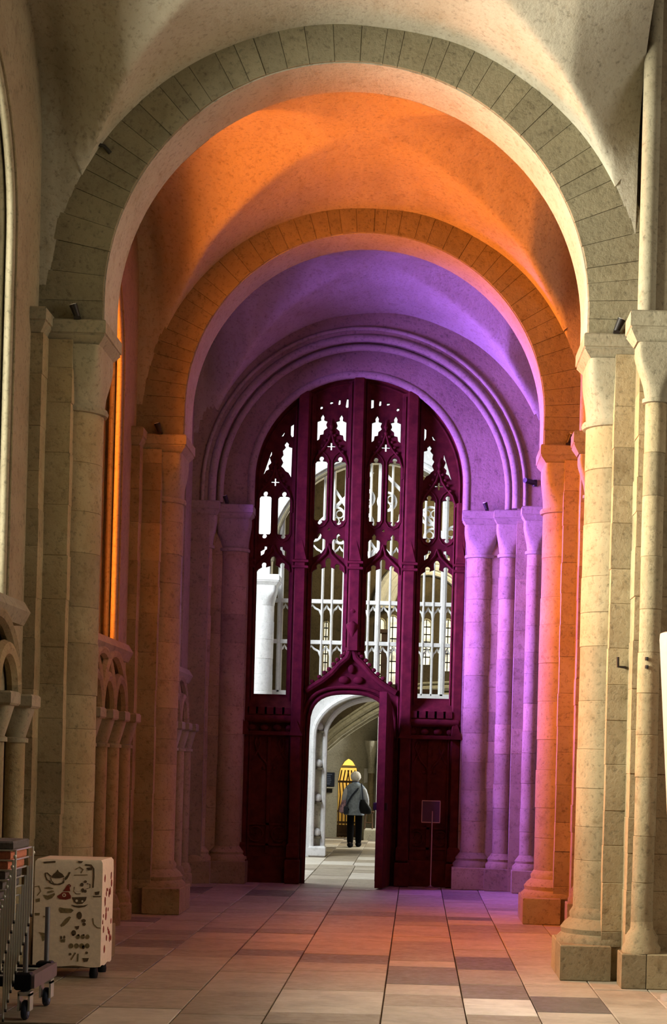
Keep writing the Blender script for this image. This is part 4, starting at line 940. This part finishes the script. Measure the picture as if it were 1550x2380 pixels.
motif([q([(590, 690), (620, 650), (650, 625), (665, 600), (680, 625), (720, 650), (745, 685), (690, 700), (640, 700)]), q([(560, 735), (600, 755), (660, 765), (720, 750), (745, 725), (740, 755), (690, 780), (630, 778), (580, 760)]), q([(745, 700), (780, 660), (795, 630), (815, 632), (800, 665), (775, 710), (750, 725)]), ringp(q([(590, 680), (545, 640), (525, 640), (525, 680), (545, 720), (585, 740)]), 1.4), ringp(q([(585, 690), (595, 730), (620, 755)]), 0.6), ringp(q([(735, 695), (735, 725), (715, 750)]), 0.6)], INK_BR)
motif([q([(500, 890), (550, 900), (630, 870), (635, 890), (600, 930), (550, 950), (520, 930)]), q([(545, 855), (600, 840), (630, 850), (600, 865), (560, 872)]), q([(510, 810), (560, 800), (620, 815), (600, 825), (540, 822)])], INK_GR)
motif([q([(660, 905), (700, 880), (720, 860), (790, 860), (820, 905), (815, 935), (760, 948), (690, 940), (665, 925)]), q([(730, 850), (760, 800), (780, 775), (800, 790), (810, 850)]), ringp(q([(785, 780), (800, 770), (815, 785), (805, 805)]), 1.0)], INK_RD)
motif([ell(740 / S, 1900 + 895 / S, 4.6, 4.2)], CLOTH, lift=0.001)
motif([ell(740 / S, 1900 + 895 / S, 2.2, 2.2)], INK_RD, lift=0.002)
motif([q([(830, 920), (1000, 915), (990, 955), (950, 995), (890, 1000), (850, 970)]), q([(820, 1005), (870, 1015), (960, 1015), (1020, 1000), (980, 1030), (910, 1042), (850, 1030)])], INK_BR)
motif([ell(885 / S, 1900 + 960 / S, 3, 3), ell(950 / S, 1900 + 965 / S, 2.4, 2.4)], CLOTH, lift=0.001)
motif([ell(945 / S, 1900 + 775 / S, 4, 4.5), ell(985 / S, 1900 + 740 / S, 3.5, 3), ell(985 / S, 1900 + 850 / S, 3, 3.5), ell(955 / S, 1900 + 840 / S, 3.6, 5), ringp(q([(860, 800), (850, 850), (880, 880), (930, 880)]), 0.6), ringp(q([(1000, 760), (1040, 770), (1040, 810), (1000, 820)]), 0.6)], INK_BR)
motif([q([(680, 1060), (690, 1035), (740, 1045), (820, 1050), (850, 1070), (820, 1100), (700, 1100)]), q([(700, 1240), (760, 1165), (800, 1140), (820, 1150), (790, 1200), (740, 1250), (710, 1260)])], INK_GR)
motif([ell(915 / S, 1900 + 1130 / S, 6, 9), ell(850 / S, 1900 + 1330 / S, 5.6, 6.5), q([(860, 1255), (915, 1250), (905, 1285), (885, 1295)]), ell(965 / S, 1900 + 1190 / S, 5, 4), ell(970 / S, 1900 + 1230 / S, 4, 4)], INK_BR)
motif([ell((900 + 55 * k) / S, 1900 + 1375 / S, 4.6, 5.5) for k in range(3)] + [ell((820 + 62 * k) / S, 1900 + 1480 / S, 5.5, 6) for k in range(4)], INK_GR)
motif([ell((845 + 60 * k) / S, 1900 + 1355 / S, 2.2, 2.2) for k in range(3)] + [ell(962 / S, 1900 + 1495 / S, 3.4, 4.4), q([(950, 1620), (1025, 1620), (1010, 1660), (965, 1665)]), ell(705 / S, 1900 + 1385 / S, 2.2, 4), ell(742 / S, 1900 + 1380 / S, 2.2, 4), ell(810 / S, 1900 + 1575 / S, 3, 3), ell(1000 / S, 1900 + 1560 / S, 3, 3)], INK_BR)
motif([q([(695, 1408), (755, 1402), (748, 1440), (705, 1442)]), ringp(q([(820, 1640), (850, 1590), (870, 1560)]), 1.6), ringp(q([(900, 1570), (895, 1660)]), 1.6), ringp(q([(1070, 1160), (1080, 1230), (1120, 1270), (1160, 1275)]), 1.0)], INK_GR)
motif([q([(1000, 580), (1060, 575), (1060, 605), (1010, 610)]), ringp(q([(985, 545), (1050, 550), (1080, 590), (1082, 680), (1072, 810)]), 1.7), q([(1070, 905), (1165, 905), (1160, 918), (1075, 918)]), q([(1090, 860), (1150, 850), (1140, 890), (1100, 895)]), q([(500, 510), (640, 500), (640, 520), (510, 528)]), q([(900, 500), (960, 505), (940, 525), (905, 520)])], INK_BR)
motif([ringp(q([(870, 600), (920, 570), (960, 600), (935, 640)]), 1.0), ringp(q([(855, 665), (1010, 662)]), 1.0), ringp(q([(500, 1140), (580, 1150)]), 1.2), q([(400, 1100), (460, 1100), (455, 1128), (402, 1130)]), q([(450, 1320), (560, 1340), (560, 1380), (490, 1430), (480, 1360)]), ringp(q([(400, 800), (450, 790), (470, 850), (430, 900)]), 1.1), q([(410, 940), (460, 930), (460, 970), (420, 975)])], INK_GR)
# motifs on the side face
sm = []
for k in range(26):
    yy, zz = random.uniform(by0 + 0.04, by1 - 0.05), random.uniform(bz0 + 0.06, bz1 - 0.05); a = random.uniform(0.012, 0.028)
    sm.append(slab([(yy + a * math.cos(t), zz + a * random.uniform(0.7, 1.4) * math.sin(t)) for t in [2 * math.pi * j / 9 for j in range(9)]], [], bx1 - 0.003, bx1 + 0.0025, 'YZ'))
for g_ in sm: mk('printed_motif', g_, INK_RD, pb)

# ------------------------------------------------------------------ chair trolley and stacked chairs
tr = thing('chair_trolley', (-2.6, 11.1, 0), 'dark low chair trolley with grey corner posts and swivel castors', 'trolley')
ty0, ty1, tx0, tx1 = 10.82, 11.5, -2.84, -2.385
for (a, b, nm) in ((tx0, tx0 + 0.05, 'side_beam'), (tx1 - 0.03, tx1 + 0.02, 'side_beam')):
    mk(nm, box(a, b, ty0, ty1, 0.20, 0.29, 0.01), MAUVE, tr)
for y in (ty0, ty1 - 0.04): mk('cross_beam', box(tx0, tx1, y, y + 0.04, 0.21, 0.27, 0.008), BLACK, tr)
mk('deck', box(tx0 + 0.05, tx1 - 0.03, ty0 + 0.04, ty1 - 0.04, 0.235, 0.25), BLACK, tr)
for k in range(3): mk('deck_strap', tube([(tx0 + 0.1, ty0 + 0.12 + 0.2 * k, 0.262), (tx1 - 0.12, ty0 + 0.12 + 0.2 * k, 0.262), (tx1 - 0.06, ty0 + 0.16 + 0.2 * k, 0.258)], 0.008, 6), CHROME, tr, True)
for x in (tx0 + 0.03, tx1 - 0.045):
    for y in (ty0 + 0.03, ty1 - 0.03):
        mk('corner_bracket', box(x - 0.06, x + 0.045, y - 0.045, y + 0.045, 0.19, 0.30, 0.012), BLACK, tr)
        mk('post', tube([(x, y, 0.28), (x, y, 0.66)], 0.017, 12), STEEL, tr, True)
        fk = mk('castor_fork', join(box(x - 0.035, x - 0.022, y - 0.045, y + 0.05, 0.06, 0.17), box(x + 0.03, x + 0.043, y - 0.045, y + 0.05, 0.06, 0.17), box(x - 0.035, x + 0.043, y - 0.045, y + 0.05, 0.155, 0.18)), CHROME, tr)
        n = 20; wy = y + 0.01
        whl = loft([[(x + 0.004 + dx, wy + r * math.cos(2 * math.pi * k / n), 0.062 + r * math.sin(2 * math.pi * k / n)) for k in range(n)] for dx, r in ((-0.018, 0.03), (-0.018, 0.055), (-0.008, 0.062), (0.008, 0.062), (0.018, 0.055), (0.018, 0.03))])
        wh = mk('wheel', whl, NAVY, fk, True); mk('castor_stem', tube([(x, y, 0.17), (x, y, 0.2)], 0.025, 10), BLACK, fk, True)
        mk('hub', loft([[(x + 0.004 + dx, wy + r * math.cos(2 * math.pi * k / n), 0.062 + r * math.sin(2 * math.pi * k / n)) for k in range(n)] for dx, r in ((-0.021, 0.036), (0.021, 0.036))]), TREAD, fk, True)
NCH = 12
def chair(x, y, z, seatmat, label):
    c = thing('stacking_chair', (x, y, z), label, 'chair', 'stacked chrome chairs')
    for sy in (-1, 1):
        yy = y + sy * 0.23; yr = y + sy * 0.214
        mk('leg', tube([(x, yy, z + 0.01), (x, yy, z + 0.44)], 0.0068, 10), CHROME, c, True)
        mk('leg', tube([(x - 0.33, yy, z + 0.01), (x - 0.33, yy, z + 0.45), (x - 0.37, yy, z + 0.85)], 0.0068, 10), CHROME, c, True)
        for xx in (x, x - 0.33): mk('foot_cap', lathe(xx, yy, [(0.0068, z), (0.0070, z + 0.004), (0.0070, z + 0.02)], 10), BLACK, c, True)
        mk('linking_clip', ball((x, yy + sy * 0.017, z + 0.40), 0.0108, (1, 1, 1.2), 8, 6), CHROME, c, True)
        mk('seat_rail', tube([(x - 0.01, yr, z + 0.435), (x - 0.33, yr, z + 0.435)], 0.006, 8), CHROME, c, True)
    mk('seat_rail', tube([(x - 0.011, y - 0.23, z + 0.435), (x - 0.011, y + 0.23, z + 0.435)], 0.006, 8), CHROME, c, True)
    mk('seat_rail', tube([(x - 0.33, y - 0.23, z + 0.435), (x - 0.33, y + 0.23, z + 0.435)], 0.005, 8), CHROME, c, True)
    mk('seat', prism([(x - 0.02, y - 0.214), (x - 0.02, y + 0.214), (x - 0.315, y + 0.214), (x - 0.315, y - 0.214)], z + 0.437, z + 0.4895, 0.01), seatmat, c)
    mk('backrest', loft([[(x - 0.344, y - 0.226, z + 0.66), (x - 0.344, y + 0.226, z + 0.66), (x - 0.358, y + 0.226, z + 0.66), (x - 0.358, y - 0.226, z + 0.66)], [(x - 0.362, y - 0.226, z + 0.84), (x - 0.362, y + 0.226, z + 0.84), (x - 0.376, y + 0.226, z + 0.84), (x - 0.376, y - 0.226, z + 0.84)]]), seatmat, c)
    return c
words = ['lowest', 'second', 'third', 'fourth', 'fifth', 'sixth', 'seventh', 'eighth', 'ninth', 'tenth', 'eleventh', 'topmost']
for k in range(NCH):
    om = k in (9, 10)
    chair(-2.54 + 0.0145 * k, 10.52, 0.06 * k, ORFAB if om else GREYFAB, '%s chair of the chrome stack, with %s seat pad' % (words[k] if k in (0, 11) else words[k] + ' from floor', 'an orange' if om else 'a grey'))

# ------------------------------------------------------------------ small fittings
def uplight(u, v, Y, zbase, label, tilt=0.35, s=0.8):
    q_ = W(u, v, Y); x, z = q_.x, zbase
    o = thing('uplighter', (x, Y, z), label, 'lamp', 'small uplighters on the capitals')
    mk('bracket', box(x - 0.03 * s, x + 0.03 * s, Y - 0.03, Y + 0.03, z - 0.004, z + 0.02), IRON, o)
    mk('lamp_body', tube([(x, Y, z + 0.02), (x - tilt * 0.12 * s, Y - 0.02, z + 0.14 * s)], [0.03 * s, 0.042 * s], 12), IRON, o, True)
    mk('lamp_lens', tube([(x - tilt * 0.12 * s, Y - 0.02, z + 0.139 * s), (x - tilt * 0.125 * s, Y - 0.021, z + 0.145 * s)], 0.035 * s, 12), LENS, o, True)
uplight(180, 740, A1 - 0.352, ZS, 'small black uplighter on the capital above the printed box')
uplight(372, 1005, A2 - 0.352, ZS, 'small black uplighter on the orange pier of the window wall')
uplight(528, 1165, YE + 0.16, ZS - 0.02, 'small black uplighter on the shadowed half column')
uplight(1132, 1182, YE + 0.16, ZS - 0.02, 'small black uplighter on the thick purple half column')
uplight(1432, 770, A1 - 0.352, ZS, 'small black uplighter on the pale daylit pier', -0.4)
uplight(1320, 1022, A2 - 0.352, ZS, 'small black uplighter on the orange pier beside the arcade', -0.4)
q_ = W(1215, 1120, YE)
wl3 = thing('wall_camera', (q_.x, YE, q_.z), 'small round black fitting high on the purple end wall', 'camera')
mk('camera_body', tube([(q_.x + 0.16, YE + 0.01, q_.z - 0.01), (q_.x + 0.02, YE - 0.14, q_.z)], 0.035, 12), IRON, wl3, True)
mk('camera_mount', lathe(q_.x + 0.16, YE - 0.0, [(0.03, q_.z - 0.06), (0.03, q_.z + 0.03)], 10), IRON, wl3, True)
q_ = W(1443, 1550, A1 - 0.365)
tag(mk('bracket_hook', tube([(q_.x - 0.03, A1 - 0.40, q_.z + 0.075), (q_.x - 0.027, A1 - 0.40, q_.z + 0.0), (q_.x + 0.03, A1 - 0.40, q_.z - 0.005), (q_.x + 0.04, A1 - 0.35, q_.z - 0.005)], 0.011, 8), IRON, None, True), 'black iron L-shaped hook on the pale daylit pier', 'hook')
for v_ in (1531, 1550):
    q_ = W(1503, v_, 13.2)
    tag(mk('fixing_plug', lathe(q_.x, 13.205, [(0.013, q_.z - 0.013), (0.015, q_.z), (0.013, q_.z + 0.013)], 8), IRON, None, True), 'small dark fixing plug in the slender pale shaft, %s of two' % ('upper' if v_ == 1531 else 'lower'), 'plug')
q_ = W(243, 348, A1 - AD)
tag(mk('iron_clip', tube([(q_.x - 0.05, A1 - AD - 0.03, q_.z + 0.03), (q_.x, A1 - AD - 0.03, q_.z + 0.02), (q_.x + 0.05, A1 - AD - 0.012, q_.z - 0.03)], 0.015, 8), IRON, None, True), 'small black iron clip on the face of the near arch', 'clip')
# tapered pale stand at the frame edge by the near pier
ts = thing('tapered_stand', (2.02, 12.6, 0), 'pale tapered column stand in front of the daylit pier', 'stand')
mk('stand_body', lathe(2.02, 12.6, [(0.085, 0.05), (0.265, 2.64), (0.262, 2.68), (0.24, 2.69)], 28), PALEPAINT, ts, True)
mk('stand_foot', lathe(2.02, 12.6, [(0.19, 0.0), (0.19, 0.03), (0.09, 0.06)], 24), PALEPAINT, ts, True)
